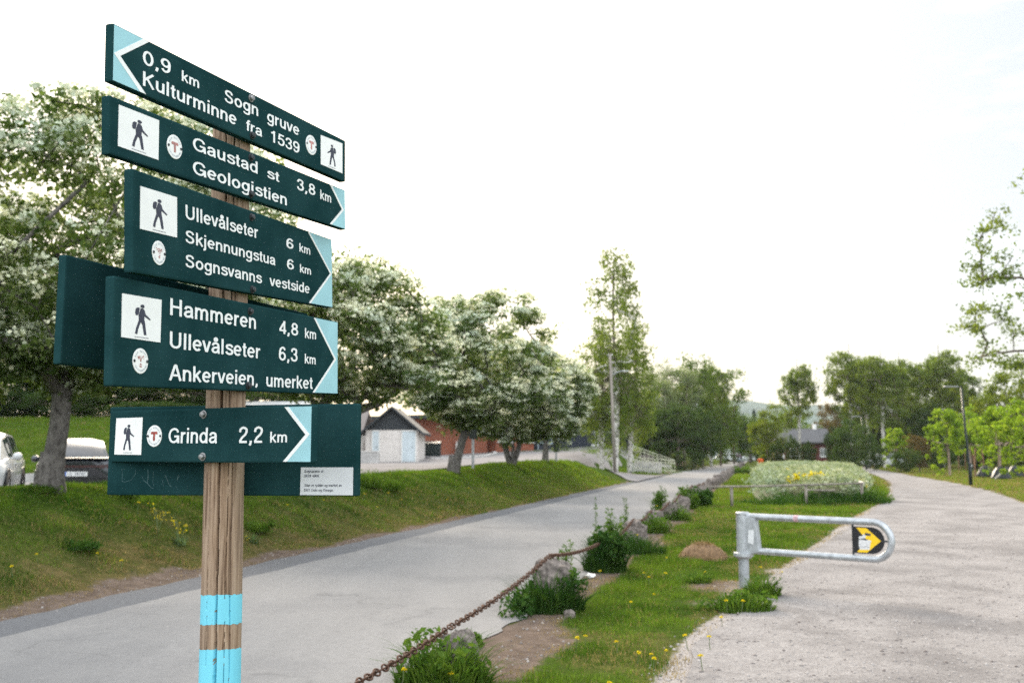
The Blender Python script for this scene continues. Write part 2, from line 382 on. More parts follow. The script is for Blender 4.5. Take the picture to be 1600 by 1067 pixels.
def strip(name, A, B, mat, off, cross=2, zfun=None, label=None, cat=None):
    """sheet between two matched edge lines."""
    A, B = np.asarray(A), np.asarray(B); n = len(A)
    ts = np.linspace(0, 1, cross); P = (A[:, None, :] * (1 - ts)[None, :, None] + B[:, None, :] * ts[None, :, None]).reshape(-1, 2)
    z = (zfun(P[:, 0], P[:, 1]) if zfun else 0) + off
    i = np.arange(n * cross).reshape(n, cross)
    q = np.stack([i[:-1, :-1], i[:-1, 1:], i[1:, 1:], i[1:, :-1]], -1).reshape(-1, 4)
    o = np_mesh(name, np.c_[P, np.broadcast_to(z, len(P))], q, mat, smooth=True); tag(o, label, cat, kind='structure'); return o
def wob(s, sd, amp, k=1.3): return amp * (fbm(s * k, s * 0 + 3.3, sd) - .5) * 2
sv_ = np.r_[np.arange(-4, 40, .15), np.arange(40, 300, 1.0)]
ul = UL + .40 + wob(sv_, 5, .07, 2.5); ur = UR - .02 + wob(sv_, 8, .16, 1.2) + .03 * (np.random.RandomState(2).rand(len(sv_)) - .5)
strip('road_edge', np.c_[xy(UL - .28 + wob(sv_, 4, .16), sv_)], np.c_[xy(UL + .75, sv_)], M_EDGE, .004, 3, None, 'worn darker asphalt edge along the left of the road', 'road edge')
strip('road', np.c_[xy(ul, sv_)], np.c_[xy(ur, sv_)], M_ROAD, .009, 6, None, 'pale grey asphalt road running away beside the chain', 'road')
# gravel path, its two edges matched by arc
rs = np.random.RandomState(5)
n_ = 260
def resamp(P, n):
    d = np.r_[0, np.cumsum(np.linalg.norm(np.diff(P, axis=0), axis=1) ** .6)]; q = np.linspace(0, d[-1], n)
    return np.c_[np.interp(q, d, P[:, 0]), np.interp(q, d, P[:, 1])]
A = resamp(PL, n_); B = resamp(PR[::-1], n_)
A = A + (rs.rand(n_, 2) - .5) * .05 + .17 * (np.c_[vnoise(np.arange(n_) * .23, np.zeros(n_), 4), vnoise(np.arange(n_) * .23, np.ones(n_) * 7, 4)] - .5)
strip('gravel_path', A, B, M_PATH, .006, 12, lambda x, y: np.maximum(0, 0 * x), 'pale pinkish gravel path curving round the flowerbed', 'path')
# parking lot sheet and the way down to the road
sq = np.r_[np.arange(16, 110, 1.0)]
uo = np.interp(sq, [16, 28, 34, 42, 50, 58, 66, 72, 78], [-12.4, -11.9, -11.4, -11.3, -11.5, -11.3, -11.0, -10.6, -11.2]) + wob(sq, 6, .15)
ui = np.interp(sq, [16, 24, 26, 28, 29, 31, 34, 40, 58, 110], [-26, -25, -22.5, -15.6, -13.2, -14, -19.5, -21.5, -26, -36])
strip('parking_lot', np.c_[xy(uo, sq)], np.c_[xy(ui, sq)], M_LOT, .05, 24, H, 'grey asphalt yard in front of the shed and brick building', 'yard')
tq = np.linspace(0, 1, 24)
e0 = np.c_[xy(np.interp(tq, [0, 1], [UL + .3, -12.2]), np.interp(tq, [0, .5, 1], [57, 64, 70]))]
e1 = np.c_[xy(np.interp(tq, [0, 1], [UL + .3, -12.2]), np.interp(tq, [0, .5, 1], [74, 70.5, 75]))]
strip('side_path', e0, e1, M_LOT, .06, 6, H, 'short side path from the road up to the yard', 'path')

# distant wooded hills
def hill(name, x0, x1, Y, hts, depth, mat, label):
    xs = np.linspace(x0, x1, 160); ks = np.linspace(0, 1, 24)
    top = np.interp(np.linspace(0, 1, 160), np.linspace(0, 1, len(hts)), hts) * (1 + .10 * (fbm(xs / 160, xs * 0, 40) - .5)) + 16 * (fbm(xs / 60, xs * 0 + 9, 41) - .5)
    V = []
    for k in ks:
        z = top * math.sin(min(1, k * 1.25) * math.pi / 2) if k < .8 else top * (1 - (k - .8))
        V.append(np.c_[xs, np.full(160, Y + depth * k) + 60 * (fbm(xs / 200, xs * 0 + k * 3, 44) - .5), z - 2 + 7 * (fbm(xs / 30, xs * 0 + k * 20, 45) - .5) * (k > .05)])
    V = np.vstack(V); i = np.arange(160 * 24).reshape(24, 160)
    o = np_mesh(name, V, np.stack([i[:-1, :-1], i[:-1, 1:], i[1:, 1:], i[1:, :-1]], -1).reshape(-1, 4), mat, smooth=True); tag(o, label, 'hill', kind='structure')
M_HILL = simple('hill_forest', (.035, .065, .05), .95, spec=.05, var=.4, scale=.03)
hill('hill', -250, 900, 1500, [60, 90, 110, 118, 119, 117, 114, 106, 98, 92, 84, 70], 700, M_HILL, 'long wooded hill blue with distance beyond the road')
hill('hill', 400, 1600, 1900, [60, 85, 98, 98, 95, 90, 92, 95, 80], 700, M_HILL, 'farther wooded ridge behind the trees on the right')

# ------------------------------------------------------------------ buildings
def brickmat(name, c1, c2, mortar, bw=.22, bh=.075):
    t = NT(name).set(.9, 0, .15)
    c = t.n('ShaderNodeTexCoord'); q = t.n('ShaderNodeTexBrick')
    q.inputs['Color1'].default_value = (*c1, 1); q.inputs['Color2'].default_value = (*c2, 1); q.inputs['Mortar'].default_value = (*mortar, 1)
    q.inputs['Scale'].default_value = 1; q.inputs['Brick Width'].default_value = bw; q.inputs['Row Height'].default_value = bh; q.inputs['Mortar Size'].default_value = .01
    sx = t.n('ShaderNodeSeparateXYZ'); t.l(c.outputs['Object'], sx.inputs[0]); cx = t.n('ShaderNodeCombineXYZ')
    t.l(sx.outputs[0], cx.inputs[0]); t.l(sx.outputs[2], cx.inputs[1]); t.l(cx.outputs[0], q.inputs['Vector'])
    n = t.noise(t.coord(), 1.2, 4); t.color(t.mix(t.ramp(n, [(.3, (.4, .4, .4)), (.7, (0, 0, 0))]), q.outputs[0], t.mix(1, q.outputs[0], (.75, .72, .72), 'MULTIPLY')))
    return t.m
M_BRICK = brickmat('red_brick', (.30, .085, .045), (.37, .11, .06), (.22, .15, .12))
M_BROWNBRICK = brickmat('brown_brick', (.085, .06, .045), (.11, .08, .06), (.12, .10, .09))
M_RENDER = simple('white_render', (.62, .58, .55), .9, var=.10, scale=3, bump=.2)
M_DOORBLUE = simple('pale_blue_paint', (.50, .565, .60), .5, var=.08, scale=3)
M_SHINGLE = simple('dark_slate_shingle', (.035, .04, .045), .85, var=.4, scale=9, bump=.6, stretch=(1, 1, 3))
M_TILE = simple('grey_roof_tile', (.16, .14, .135), .8, var=.35, scale=12, bump=.5)
M_DARKWALL = simple('navy_siding', (.022, .028, .04), .7, var=.3, scale=4, stretch=(.3, .3, 4))
M_WHITE = simple('white_paint', (.72, .72, .70), .5, var=.07, scale=5)
M_GLASS = simple('window_glass', (.03, .04, .045), .06, spec=.8, var=.3, scale=.6)
M_REDWALL = simple('dark_red_boards', (.085, .02, .018), .8, var=.35, scale=4, stretch=(8, 8, .4))
M_PALEROOF = simple('pale_metal_roof', (.45, .45, .45), .45, var=.12, scale=4)
M_CONCRETE = simple('concrete', (.42, .41, .40), .9, var=.22, scale=3, bump=.3)
M_DARKMETAL = simple('dark_green_black_metal', (.012, .02, .02), .4, var=.3, scale=4)

def facade(a, b):
    """local frame of a wall: x along a->b, y into the building."""
    a, b = np.array(a, float), np.array(b, float); d = b - a; Ln = np.hypot(*d); return Ln, math.atan2(d[1], d[0])
def house(name, a, b, z0, label, cat, group=None):
    Ln, rz = facade(a, b); r = empty(name, (a[0], a[1], z0), label, cat, group, rz); return r, Ln
def window(parent, x0, x1, z0, z1, fm=M_WHITE, bars=1, hb=0, name='window', y=-.03):
    f = MB(); t_ = .07
    f.box(((x0 + x1) / 2, y, z0 + t_ / 2), (x1 - x0, .08, t_)); f.box(((x0 + x1) / 2, y, z1 - t_ / 2), (x1 - x0, .08, t_))
    for k in range(bars + 2):
        xx = x0 + t_ / 2 + (x1 - x0 - t_) * k / (bars + 1); f.box((xx, y, (z0 + z1) / 2), (t_, .08, z1 - z0 - 2 * t_))
    o = f.build(name, fm, parent)
    MB().box(((x0 + x1) / 2, y + .012, (z0 + z1) / 2), (x1 - x0 - .04, .03, z1 - z0 - .04)).build('pane', M_GLASS, o)
    MB().box(((x0 + x1) / 2, y - .03, z0 - .035), (x1 - x0 + .14, .14, .06)).build('sill', fm, o)
    return o
# white rendered shed with dark gable
Y0 = 62.0; k_ = Y0 / 1566
sh, Ln = house('garden_shed', (xat(571, Y0), Y0), (xat(653, Y0), Y0), 1.03, 'white rendered shed with two pale blue doors and a dark slate gable', 'shed')
MB().box((Ln / 2, 2.5, 1.0), (Ln, 5.0, 2.08)).build('wall', M_RENDER, sh)
ez, az, ov = 2.02, 3.36, .36
m = MB(); m.prism([(-.02, ez + .02), (Ln + .02, ez + .02), (Ln / 2, az - .06)], lambda u, v, d: (u, d, v), -.02, 5.02); m.build('gable', M_SHINGLE, sh)
m = MB()
for sgn in (-1, 1):
    x1 = Ln / 2 + sgn * (Ln / 2 + ov); zl = az - (az - ez) * (Ln / 2 + ov) / (Ln / 2)
    pts = [(Ln / 2, az), (x1, zl), (x1, zl + .14), (Ln / 2, az + .14)]
    m.prism(pts if sgn < 0 else pts[::-1], lambda u, v, d: (u, d, v), -.4, 5.4)
m.build('roof', M_SHINGLE, sh)
for x0, x1 in ((.44, .82), (2.28, 3.08)):
    dd = MB().box(((x0 + x1) / 2, -.03, .98), (x1 - x0, .06, 1.95)).build('door', M_DOORBLUE, sh)
    f = MB(); [f.box((xx, -.045, .98), (.06, .1, 2.0)) for xx in (x0 - .03, x1 + .03)]; f.box(((x0 + x1) / 2, -.045, 1.985), (x1 - x0 + .12, .1, .06)); f.build('door_frame', M_WHITE, dd)
    MB().tube([(x1 - .09, -.07, 1.0), (x1 - .09, -.12, 1.0), (x1 - .2, -.12, 1.0)], .012, 6).build('handle', M_DARKMETAL, dd)
# lower wing to its left
wg, Lw = house('tiled_outbuilding', (xat(470, 66), 66), (xat(566, 66), 66), 1.03, 'low white outbuilding with a grey tiled roof left of the white shed', 'outbuilding')
MB().box((Lw / 2, 2.6, .97), (Lw, 4.6, 2.0)).build('wall', M_RENDER, wg)
m = MB(); m.prism([(-.2, 1.9), (2.6, 3.3), (5.4, 1.9), (5.4, 2.05), (2.6, 3.48), (-.2, 2.06)], lambda u, v, d: (d, u, v), -.3, Lw + .05); m.build('roof', M_TILE, wg)
# pale roofed garage seen between the boards
gr, Lg = house('garage', (xat(365, 52), 52), (xat(475, 52), 52), .95, 'pale roofed garage just visible between the lower sign boards', 'garage')
MB().box((Lg / 2, 2.4, 1.2), (Lg, 4.4, 2.4)).build('wall', simple('grey_boards', (.20, .19, .18), .85), gr)
m = MB(); m.prism([(-.3, 2.3), (2.4, 3.35), (5.1, 2.3), (5.1, 2.42), (2.4, 3.5), (-.3, 2.42)], lambda u, v, d: (d, u, v), -.3, Lg + .3); m.build('roof', M_PALEROOF, gr)

# red brick building
A_, B_ = (xat(648, 72), 72.0), (xat(834, 84), 84.0)
bb, Lb = house('brick_building', A_, B_, .9, 'low red brick building with white windows and a dark recessed doorway', 'building')
fx_ = lambda px: (px - 648) / (834 - 648) * Lb            # near enough along the front
d0, d1 = fx_(754), fx_(768)
m = MB(); m.box((d0 / 2, 4, 1.6), (d0, 8, 3.2)); m.box(((d1 + Lb) / 2, 4, 1.6), (Lb - d1, 8, 3.2)); m.box(((d0 + d1) / 2, 5.1, 1.6), (d1 - d0, 5.8, 3.2)); m.box(((d0 + d1) / 2, 1.1, 3.05), (d1 - d0, 2.2, .28))
m.build('wall', M_BRICK, bb)
MB().box(((d0 + d1) / 2, 2.13, 1.75), (d1 - d0 - .1, .1, 2.1)).build('door', simple('brown_door', (.07, .03, .022), .5), bb)
m = MB(); m.box((Lb / 2, 3.6, 3.33), (Lb + .8, 9.6, .26)); m.build('roof', M_SHINGLE, bb)
window(bb, fx_(771), fx_(797), 1.62, 2.75, bars=2); window(bb, fx_(811), fx_(833), 1.62, 2.75, bars=1)
# bent white vent pipe and wall lamp on it
x_ = fx_(702); MB().tube([(x_, -.35, .3), (x_, -.35, 1.45), (x_ + .08, -.35, 1.55), (x_ + .35, -.35, 1.55), (x_ + .4, -.35, 1.5), (x_ + .4, -.35, 1.35)], .10, 8).build('vent_pipe', M_WHITE, bb, smooth=True)
MB().lathe([(.02, 0), (.2, .01), (.22, .05), (.16, .1), (.02, .13)], 16, (fx_(657), -.02, 2.05), Matrix.Rotation(R(90), 3, 'X')).build('wall_lamp', M_WHITE, bb, smooth=True)
# navy wing that carries on to the right
A2, B2 = (xat(835, 85), 85.0), (xat(985, 101), 101.0)
nb, Ln2 = house('dark_building', A2, B2, 1.6, 'dark navy building wing with white framed windows behind the whitebeams', 'building')
f2 = lambda px: (px - 835) / 150 * Ln2
MB().box((Ln2 / 2, 4, 1.5), (Ln2, 8, 3.1)).build('wall', M_DARKWALL, nb)
MB().box((Ln2 / 2, 3.8, 3.2), (Ln2 + .6, 9, .3)).build('roof', M_SHINGLE, nb)
MB().box((Ln2 * .55, -.06, 2.05), (Ln2 * .5, .06, .1)).build('trim_board', simple('grey_trim', (.22, .24, .26)), nb)
window(nb, f2(918), f2(938), .75, 2.0, bars=3); window(nb, f2(843), f2(858), .9, 2.2, bars=1, fm=simple('pale_blue_frame', (.38, .45, .5)))
for px in (838, 866): MB().tube([(f2(px), -.12, 0), (f2(px), -.12, 3.05)], .07, 8).build('downpipe', simple('pale_blue_frame', (.38, .45, .5)), nb)
# brown brick block behind the birches
cb, Lc = house('brown_brick_block', (xat(975, 128), 128), (xat(1036, 128), 128), 1.5, 'tall brown brick block half hidden behind the roadside birches', 'building')
MB().box((Lc / 2, 4, 3.2), (Lc, 8, 6.6)).build('wall', M_BROWNBRICK, cb); MB().box((Lc / 2, 4, 6.62), (Lc + .4, 8.4, .25)).build('roof', M_SHINGLE, cb)
window(cb, Lc * .72, Lc * .84, 1.2, 4.6, fm=simple('grey_trim', (.22, .24, .26)), bars=0)
# dark red timber house
rh, Lr = house('timber_house', (xat(1216, 150), 150), (xat(1300, 150), 150), 0, 'dark red timber house with a grey roof behind the flower bed', 'house')
MB().box((Lr / 2, 3.5, 1.7), (Lr, 7, 3.4)).build('wall', M_REDWALL, rh)
m = MB(); m.prism([(.02, 3.38), (6.98, 3.38), (3.5, 5.1)], lambda u, v, d: (d, u, v), .02, Lr - .02); m.build('gable', M_REDWALL, rh)
m = MB(); m.prism([(-.6, 3.1), (3.5, 5.15), (7.6, 3.1), (7.6, 3.3), (3.5, 5.37), (-.6, 3.3)], lambda u, v, d: (d, u, v), -.4, Lr + .4)
rf = m.build('roof', simple('grey_slate', (.085, .085, .09), .75, var=.25, scale=5), rh)
MB().box((Lr * .82, 3.5, 5.6), (.5, .5, .9)).build('chimney', M_WHITE, rf)
m = MB(); m.prism([(-.65, 3.05), (3.5, 5.12), (3.5, 5.42), (-.65, 3.34)], lambda u, v, d: (d, u, v), -.47, -.405); m.build('bargeboard', M_WHITE, rh)
window(rh, Lr * .78, Lr * .90, 1.1, 2.4, bars=1); window(rh, Lr * .22, Lr * .34, 1.1, 2.4, bars=1)
MB().box((Lr * .55, -.03, 1.05), (1.0, .06, 2.1)).build('door', M_DARKMETAL, rh)

# kerb of the planted island, dumpster, low wall, yard signs
def kerb(name, pts, w, h, label, cat='kerb', kind='structure'):
    m = MB(); P = [Vector(p) for p in pts]
    vs = []
    for i, p in enumerate(P):
        d = (P[min(i + 1, len(P) - 1)] - P[max(i - 1, 0)]); d.z = 0; d.normalize(); nn = Vector((-d.y, d.x, 0)) * w / 2
        vs += [p - nn - Vector((0, 0, .15)), p + nn - Vector((0, 0, .15)), p + nn + Vector((0, 0, h)), p - nn + Vector((0, 0, h))]
    fs = [(4 * i + a, 4 * i + (a + 1) % 4, 4 * i + 4 + (a + 1) % 4, 4 * i + 4 + a) for i in range(len(P) - 1) for a in range(4)] + [(0, 3, 2, 1), tuple(4 * (len(P) - 1) + a for a in range(4))]
    m.add(vs, fs); o = m.build(name, M_CONCRETE); tag(o, label, cat, kind=kind); return o
def hp3(px, Y, dz=0): x = xat(px, Y); return (x, Y, float(H(x, Y)) + dz)
kerb('kerb', [hp3(672, 66, .05), hp3(700, 66.5, .05), hp3(735, 67.5, .05), hp3(762, 70, .05), hp3(775, 74, .05), hp3(772, 78, .05)], .25, .12, 'pale concrete kerb round the planted island by the brick wall')
kerb('kerb', [hp3(-40, 31, .05), hp3(35, 31, .05), hp3(62, 31.2, .05), hp3(165, 31.5, .05), hp3(260, 32, .05)], .22, .22, 'grey concrete kerb at the foot of the lawn behind the parked cars')
x, y, z = hp3(671, 68); dm = empty('dumpster', (x, y, z + .03), 'dark green dumpster with a sloping lid against the red brick wall', 'dumpster')
MB().prism([(0, .12), (1.0, .12), (1.1, .9), (-.08, .95)], lambda u, v, d: (d, u, v), -.72, .72).build('body', M_DARKMETAL, dm, bevel=.03)
MB().prism([(-.12, .96), (1.14, .91), (1.1, 1.0), (.6, 1.16), (-.1, 1.02)], lambda u, v, d: (d, u, v), -.75, .75).build('lid', simple('black_plastic', (.015, .018, .018), .45), dm, bevel=.02)
x, y, z = hp3(577, 56); lw = MB(); lw.box((0, 0, .3), (1.1, .45, .7)); [lw.box((-.3 + .55 * k, .0, .68), (.5, .5, .1)) for k in range(2)]
o = lw.build('low_stone_wall', M_CONCRETE, bevel=.03); o.location = (x, y, z); tag(o, 'short low grey stone wall in front of the white shed', 'wall')
def yard_sign(px, Y, h, label):
    x, y, z = hp3(px, Y); r = empty('yard_sign', (x, y, z), label, 'sign', 'small signs on poles along the yard edge')
    MB().tube([(0, 0, -.2), (0, 0, h)], .05, 8).build('pole', simple('grey_galvanised', (.36, .37, .38), .5, .3), r)
    MB().box((0, -.07, h - .33), (.30, .03, .62)).build('sign_panel', simple('dark_sign_back', (.05, .06, .06), .5), r, bevel=.01)
yard_sign(739, 37.5, 1.75, 'grey pole with a dark panel between the leaning and the forked whitebeam')
yard_sign(869, 52, 1.15, 'shorter grey pole with a dark panel right of the last whitebeam')

# ------------------------------------------------------------------ trees
def rnd_unit(rs, n):
    v = rs.normal(size=(n, 3)); return v / np.linalg.norm(v, axis=1, keepdims=True)
def leaf_geo(rs, P, size, up=.5, aspect=.55, down=0):
    """one folded rhombus per point (4 verts, 1 quad)."""
    n = len(P); a = rnd_unit(rs, n); a[:, 2] -= down; a /= np.linalg.norm(a, axis=1, keepdims=True)
    nn = rnd_unit(rs, n); nn[:, 2] += up; b = np.cross(nn, a); b /= np.linalg.norm(b, axis=1, keepdims=True) + 1e-9
    s = (size * (.45 + 1.15 * rs.rand(n) ** 1.5))[:, None]
    w = np.cross(a, b)
    v = np.stack([P - a * s * .5, P + b * s * aspect * .5 + w * s * .06, P + a * s * .5, P - b * s * aspect * .5 + w * s * .06], 1).reshape(-1, 3)
    return v, np.arange(4 * n).reshape(n, 4)
def skeleton(rs, stems, clusters, r0, pen=.6, curl=.25, rmin=.012, thick=0, whole=False):
    """grow limbs from the stem nodes to every cluster; returns an MB of tapered tubes."""
    nodes, par = [], []
    for st in stems:
        base = len(nodes)
        for i, p in enumerate(st): nodes.append(np.array(p, float)); par.append(base + i - 1 if i else -1)
    ok = [i for i in range(len(nodes)) if True]
    minz = min(min(p[2] for p in st[len(st) // 2:]) for st in stems)
    cs = sorted(clusters, key=lambda c: np.linalg.norm(c - nodes[0]))
    for c in cs:
        N = np.array(nodes); d = c - N; dist = np.linalg.norm(d, axis=1) + pen * np.maximum(0, N[:, 2] - c[2]) * 2
        dist[N[:, 2] < minz * .9] += 5
        j = int(np.argmin(dist)); a = nodes[j]; L_ = np.linalg.norm(c - a)
        k = max(1, int(L_ / .45)); prev = j
        for q in range(1, k + 1):
            f = q / k; p = a + (c - a) * f; p = p + np.array([0, 0, curl * L_ * math.sin(f * math.pi) * .35]) + rs.normal(size=3) * .05 * L_ * (f < 1) * .6
            nodes.append(p); par.append(prev); prev = len(nodes) - 1
    n = len(nodes); cnt = np.zeros(n); ch = [[] for _ in range(n)]
    for i in range(n):
        if par[i] >= 0: ch[par[i]].append(i)
    for i in range(n - 1, -1, -1):
        cnt[i] = max(1, sum(cnt[q] for q in ch[i])) if ch[i] else 1
    tot = max(cnt[0], 1) if len(stems) == 1 else (sum(cnt[i] for i in range(n) if par[i] < 0) if whole else max(cnt))
    rad = np.maximum(rmin, r0 * (cnt / tot) ** .5)
    m, lm = MB(), MB()
    starts = [i for i in range(n) if par[i] < 0]
    stack = [(i, None) for i in starts]
    while stack:
        i, pr = stack.pop(); path = [nodes[i]] if pr is None else [nodes[pr], nodes[i]]
        rr = [rad[i]] if pr is None else [min(rad[pr], rad[i] * 1.15), rad[i]]
        cur = i
        while ch[cur]:
            big = max(ch[cur], key=lambda q: cnt[q])
            for q in ch[cur]:
                if q != big: stack.append((q, cur))
            path.append(nodes[big]); rr.append(rad[big]); cur = big
        if len(path) > 1: (m if rr[0] > thick else lm).tube(path, rr, 9 if rr[0] > .05 else 5, cap=rr[0] > .05)
    return (m, lm) if thick else m
def lobes(rs, n, cen, rx, rz, flat=.75, nl=9, shell=.55, amp=.28):
    """cluster centres in an uneven crown: a main ellipsoid with swellings and dents."""
    L_ = rnd_unit(rs, nl); A_ = rs.uniform(-amp, amp, nl); out_ = []
    while len(out_) < n:
        d = rnd_unit(rs, 1)[0]; f = 1 + sum(a * max(0, d @ l) ** 4 for a, l in zip(A_, L_))
        q = rs.rand() ** (1 / 3.0) if rs.rand() > shell else .78 + .24 * rs.rand()
        p = d * q * f * (1.12 if rs.rand() < .10 else 1)
        if p[2] < 0: p[2] *= flat
        out_.append(np.array([p[0] * rx, p[1] * rx, p[2] * rz]) + cen)
    return np.array(out_)

M_WB_LEAF = leafmat('whitebeam_leaf', [(.05, .082, .025), (.07, .105, .035), (.11, .145, .06), (.06, .092, .028), (.20, .23, .15)], .48, big=.5)
M_WB_FLOWER = leafmat('whitebeam_blossom', [(.68, .70, .60), (.78, .79, .71), (.58, .62, .50)], .3, tcol=(1, 1, .95), big=1)
M_WB_BARK = bark('grey_lichen_bark', (.03, .026, .024), (.125, .115, .105), 16, .5)
def whitebeam(seed, height, rx, trunk_top, r0, stems=1, lean=(0, 0), ncl=230, lpc=130, ls=.10, label='', base=(0, 0, 0), crown_off=(0, 0), group='flowering trees along the bank', low=.5):
    rs = np.random.RandomState(seed); random.seed(seed)
    root = empty('whitebeam_tree', base, label, 'tree', group)
    zc = trunk_top + (height - trunk_top) * .42; rz = height - zc - .25
    cen = np.array([lean[0] * zc + crown_off[0], lean[1] * zc + crown_off[1], zc])
    cl = lobes(rs, ncl, cen, rx - .35, rz, flat=low + .5)
    gap = fbm(cl[:, 0] * .55 + seed, cl[:, 1] * .55 + cl[:, 2] * .8, seed); cl = cl[gap > .31]
    ss = []
    for k in range(stems):
        a = 2 * math.pi * k / max(1, stems) + rs.rand(); sp_ = .0 if stems == 1 else .62
        ss.append([np.array([lean[0] * z + sp_ * math.cos(a) * (z / trunk_top) * .8 + .05 * math.cos(a), lean[1] * z + sp_ * math.sin(a) * (z / trunk_top) * .8, z]) + rs.normal(size=3) * .015 for z in np.linspace(-.15, trunk_top, 6)])
    if stems == 1:
        tr_ = ss[0]; fk = tr_[-1]; limbs = []; nlb = 5
        for k in range(nlb):
            a = 2 * math.pi * k / nlb + rs.rand() * .7; ou = rs.uniform(.55, 1.0) * (.35 if k == 0 else 1); up_ = rs.uniform(.9, 1.35)
            limbs.append([fk + np.array([0, 0, -.12 - .05 * k])] + [fk + np.array([math.cos(a) * ou * t_ * 1.5, math.sin(a) * ou * t_ * 1.5, up_ * t_ * 1.5 - .12 - .05 * k]) + rs.normal(size=3) * .04 for t_ in (.25, .5, .75, 1.0)])
        m = skeleton(rs, limbs, cl, r0 * 1.05, whole=True)
        m.tube([tuple(p) for p in tr_], [r0 * 1.35, r0 * 1.12, r0 * .98, r0 * .93, r0 * .93, r0 * .98], 12, jit=.04)
        m.lathe([(r0 * 1.75, -.2), (r0 * 1.5, .05), (r0 * 1.2, .3), (r0 * .95, .6)], 12, (0, 0, 0))
    else: m = skeleton(rs, ss, cl, r0)
    m.build('trunk', M_WB_BARK, root, smooth=True)
    P = []; F = []
    for c in cl:
        r_ = .22 + .30 * rs.rand(); n = int(lpc * (.35 + 1.1 * r_))
        q = rnd_unit(rs, n) * (rs.rand(n, 1) ** .45) * r_ * np.array([1.15, 1.15, .75]); P.append(c + q)
        d = c - cen; d = d / (np.linalg.norm(d / np.array([rx, rx, rz])) * rx + 1e-6)
        nf = rs.poisson(10.5 if np.linalg.norm((c - cen) / np.array([rx, rx, rz])) > .6 else 3)
        for _ in range(nf):
            e = rnd_unit(rs, 1)[0]; e[2] = abs(e[2]) * .8 + .1; e[:2] += .5 * d[:2] / (np.linalg.norm(d[:2]) + .1); e /= np.linalg.norm(e)
            fc = c + e * r_ * np.array([1.2, 1.2, .85]); nq = rs.randint(9, 17)
            F.append(fc + rs.normal(size=(nq, 3)) * np.array([.055, .055, .025]))
    v, f = leaf_geo(rs, np.vstack(P), ls, .5); np_mesh('crown', v, f, M_WB_LEAF, root)
    v, f = leaf_geo(rs, np.vstack(F), ls * .25 + .032, 1.5, .9); np_mesh('blossom', v, f, M_WB_FLOWER, root)
    return root
def base_at(px, Y): x = xat(px, Y); return (x, Y, float(H(x, Y)) - .03)
whitebeam(11, 5.75, 3.5, 1.7, .155, lean=(.035, .02), ncl=680, lpc=190, ls=.09, label='large white flowering whitebeam behind the left ends of the boards', base=base_at(80, 15), crown_off=(.12, .3))
whitebeam(12, 6.0, 3.5, 1.75, .14, stems=3, ncl=560, lpc=120, ls=.115, low=.25, label='white flowering whitebeam rising just right of the sign boards', base=base_at(522, 25), crown_off=(.2, 0))
whitebeam(13, 6.1, 3.2, 1.45, .155, lean=(.24, .0), ncl=480, lpc=110, ls=.13, label='whitebeam with a leaning trunk in front of the red brick wall', base=base_at(708, 34.8), crown_off=(-.1, 0))
whitebeam(14, 5.6, 3.1, 1.35, .13, stems=3, ncl=460, lpc=110, ls=.135, label='whitebeam forking into three stems near the ground', base=base_at(800, 43), crown_off=(0, 0))
whitebeam(15, 5.6, 2.8, 1.4, .13, ncl=420, lpc=110, ls=.14, label='last whitebeam of the row before the birches', base=base_at(852, 50), crown_off=(.3, 0))

# generic background trees: one prototype per kind and form, copies scaled and turned
def proto(name, kind, seed, height, rx, trunk_top, r0, leaf, barkm, ncl, lpc, ls, cr=.8, droop=0, flat=.8, shell=.5, aspect=.6, narrow=0, amp=.28):
    rs = np.random.RandomState(seed); random.seed(seed)
    root = bpy.data.objects.new(name, None); COL.objects.link(root)
    zc = trunk_top + (height - trunk_top) * .48; rz = (height - trunk_top) * .5
    cl = lobes(rs, ncl, np.array([0, 0, zc]), rx, rz, flat=1.0, nl=14, shell=shell, amp=amp)
    if narrow:   # birch: slimmer to the top, sprays at several heights with gaps
        t_ = np.clip((cl[:, 2] - trunk_top) / (height - trunk_top), 0, 1); cl[:, :2] *= (1 - narrow * t_ ** 1.3)[:, None]
        keep = vnoise(cl[:, 2] * .55 + seed, np.arctan2(cl[:, 1], cl[:, 0]) * 1.2, seed) > .30; cl = cl[keep]
    top = height * .93
    st = [[np.array([.06 * height * .1 * math.sin(z * .5 + seed), .05 * math.cos(z * .4 + seed), z]) for z in np.linspace(-.3, top, 16)]]
    mt_, ml_ = skeleton(rs, st, cl, r0, pen=1.0 if not droop else .2, curl=.25, thick=r0 * .75); mt_.build('trunk', barkm, root, smooth=True)
    if ml_.f: ml_.build('branches', B_BROWN, root, smooth=True)
    P = []
    for c in cl:
        n = int(lpc * (.6 + .8 * rs.rand())); r_ = cr * (.6 + .7 * rs.rand())
        if droop:
            k = rs.randint(5, 9); off = rs.normal(size=(k, 2)) * r_ * .55; ln = droop * (.4 + .9 * rs.rand(k))
            w = rs.randint(0, k, n); tt = rs.rand(n)
            q = np.c_[off[w, 0], off[w, 1], -ln[w] * tt + .2] + rs.normal(size=(n, 3)) * np.array([.13, .13, .12])
        else: q = rnd_unit(rs, n) * (rs.rand(n, 1) ** .5) * r_ * np.array([1.1, 1.1, .75])
        P.append(c + q)
    v, f = leaf_geo(rs, np.vstack(P), ls, .4, aspect, down=.8 if droop else 0); np_mesh('crown', v, f, leaf, root)
    root['h'] = height; return root
USED = set()
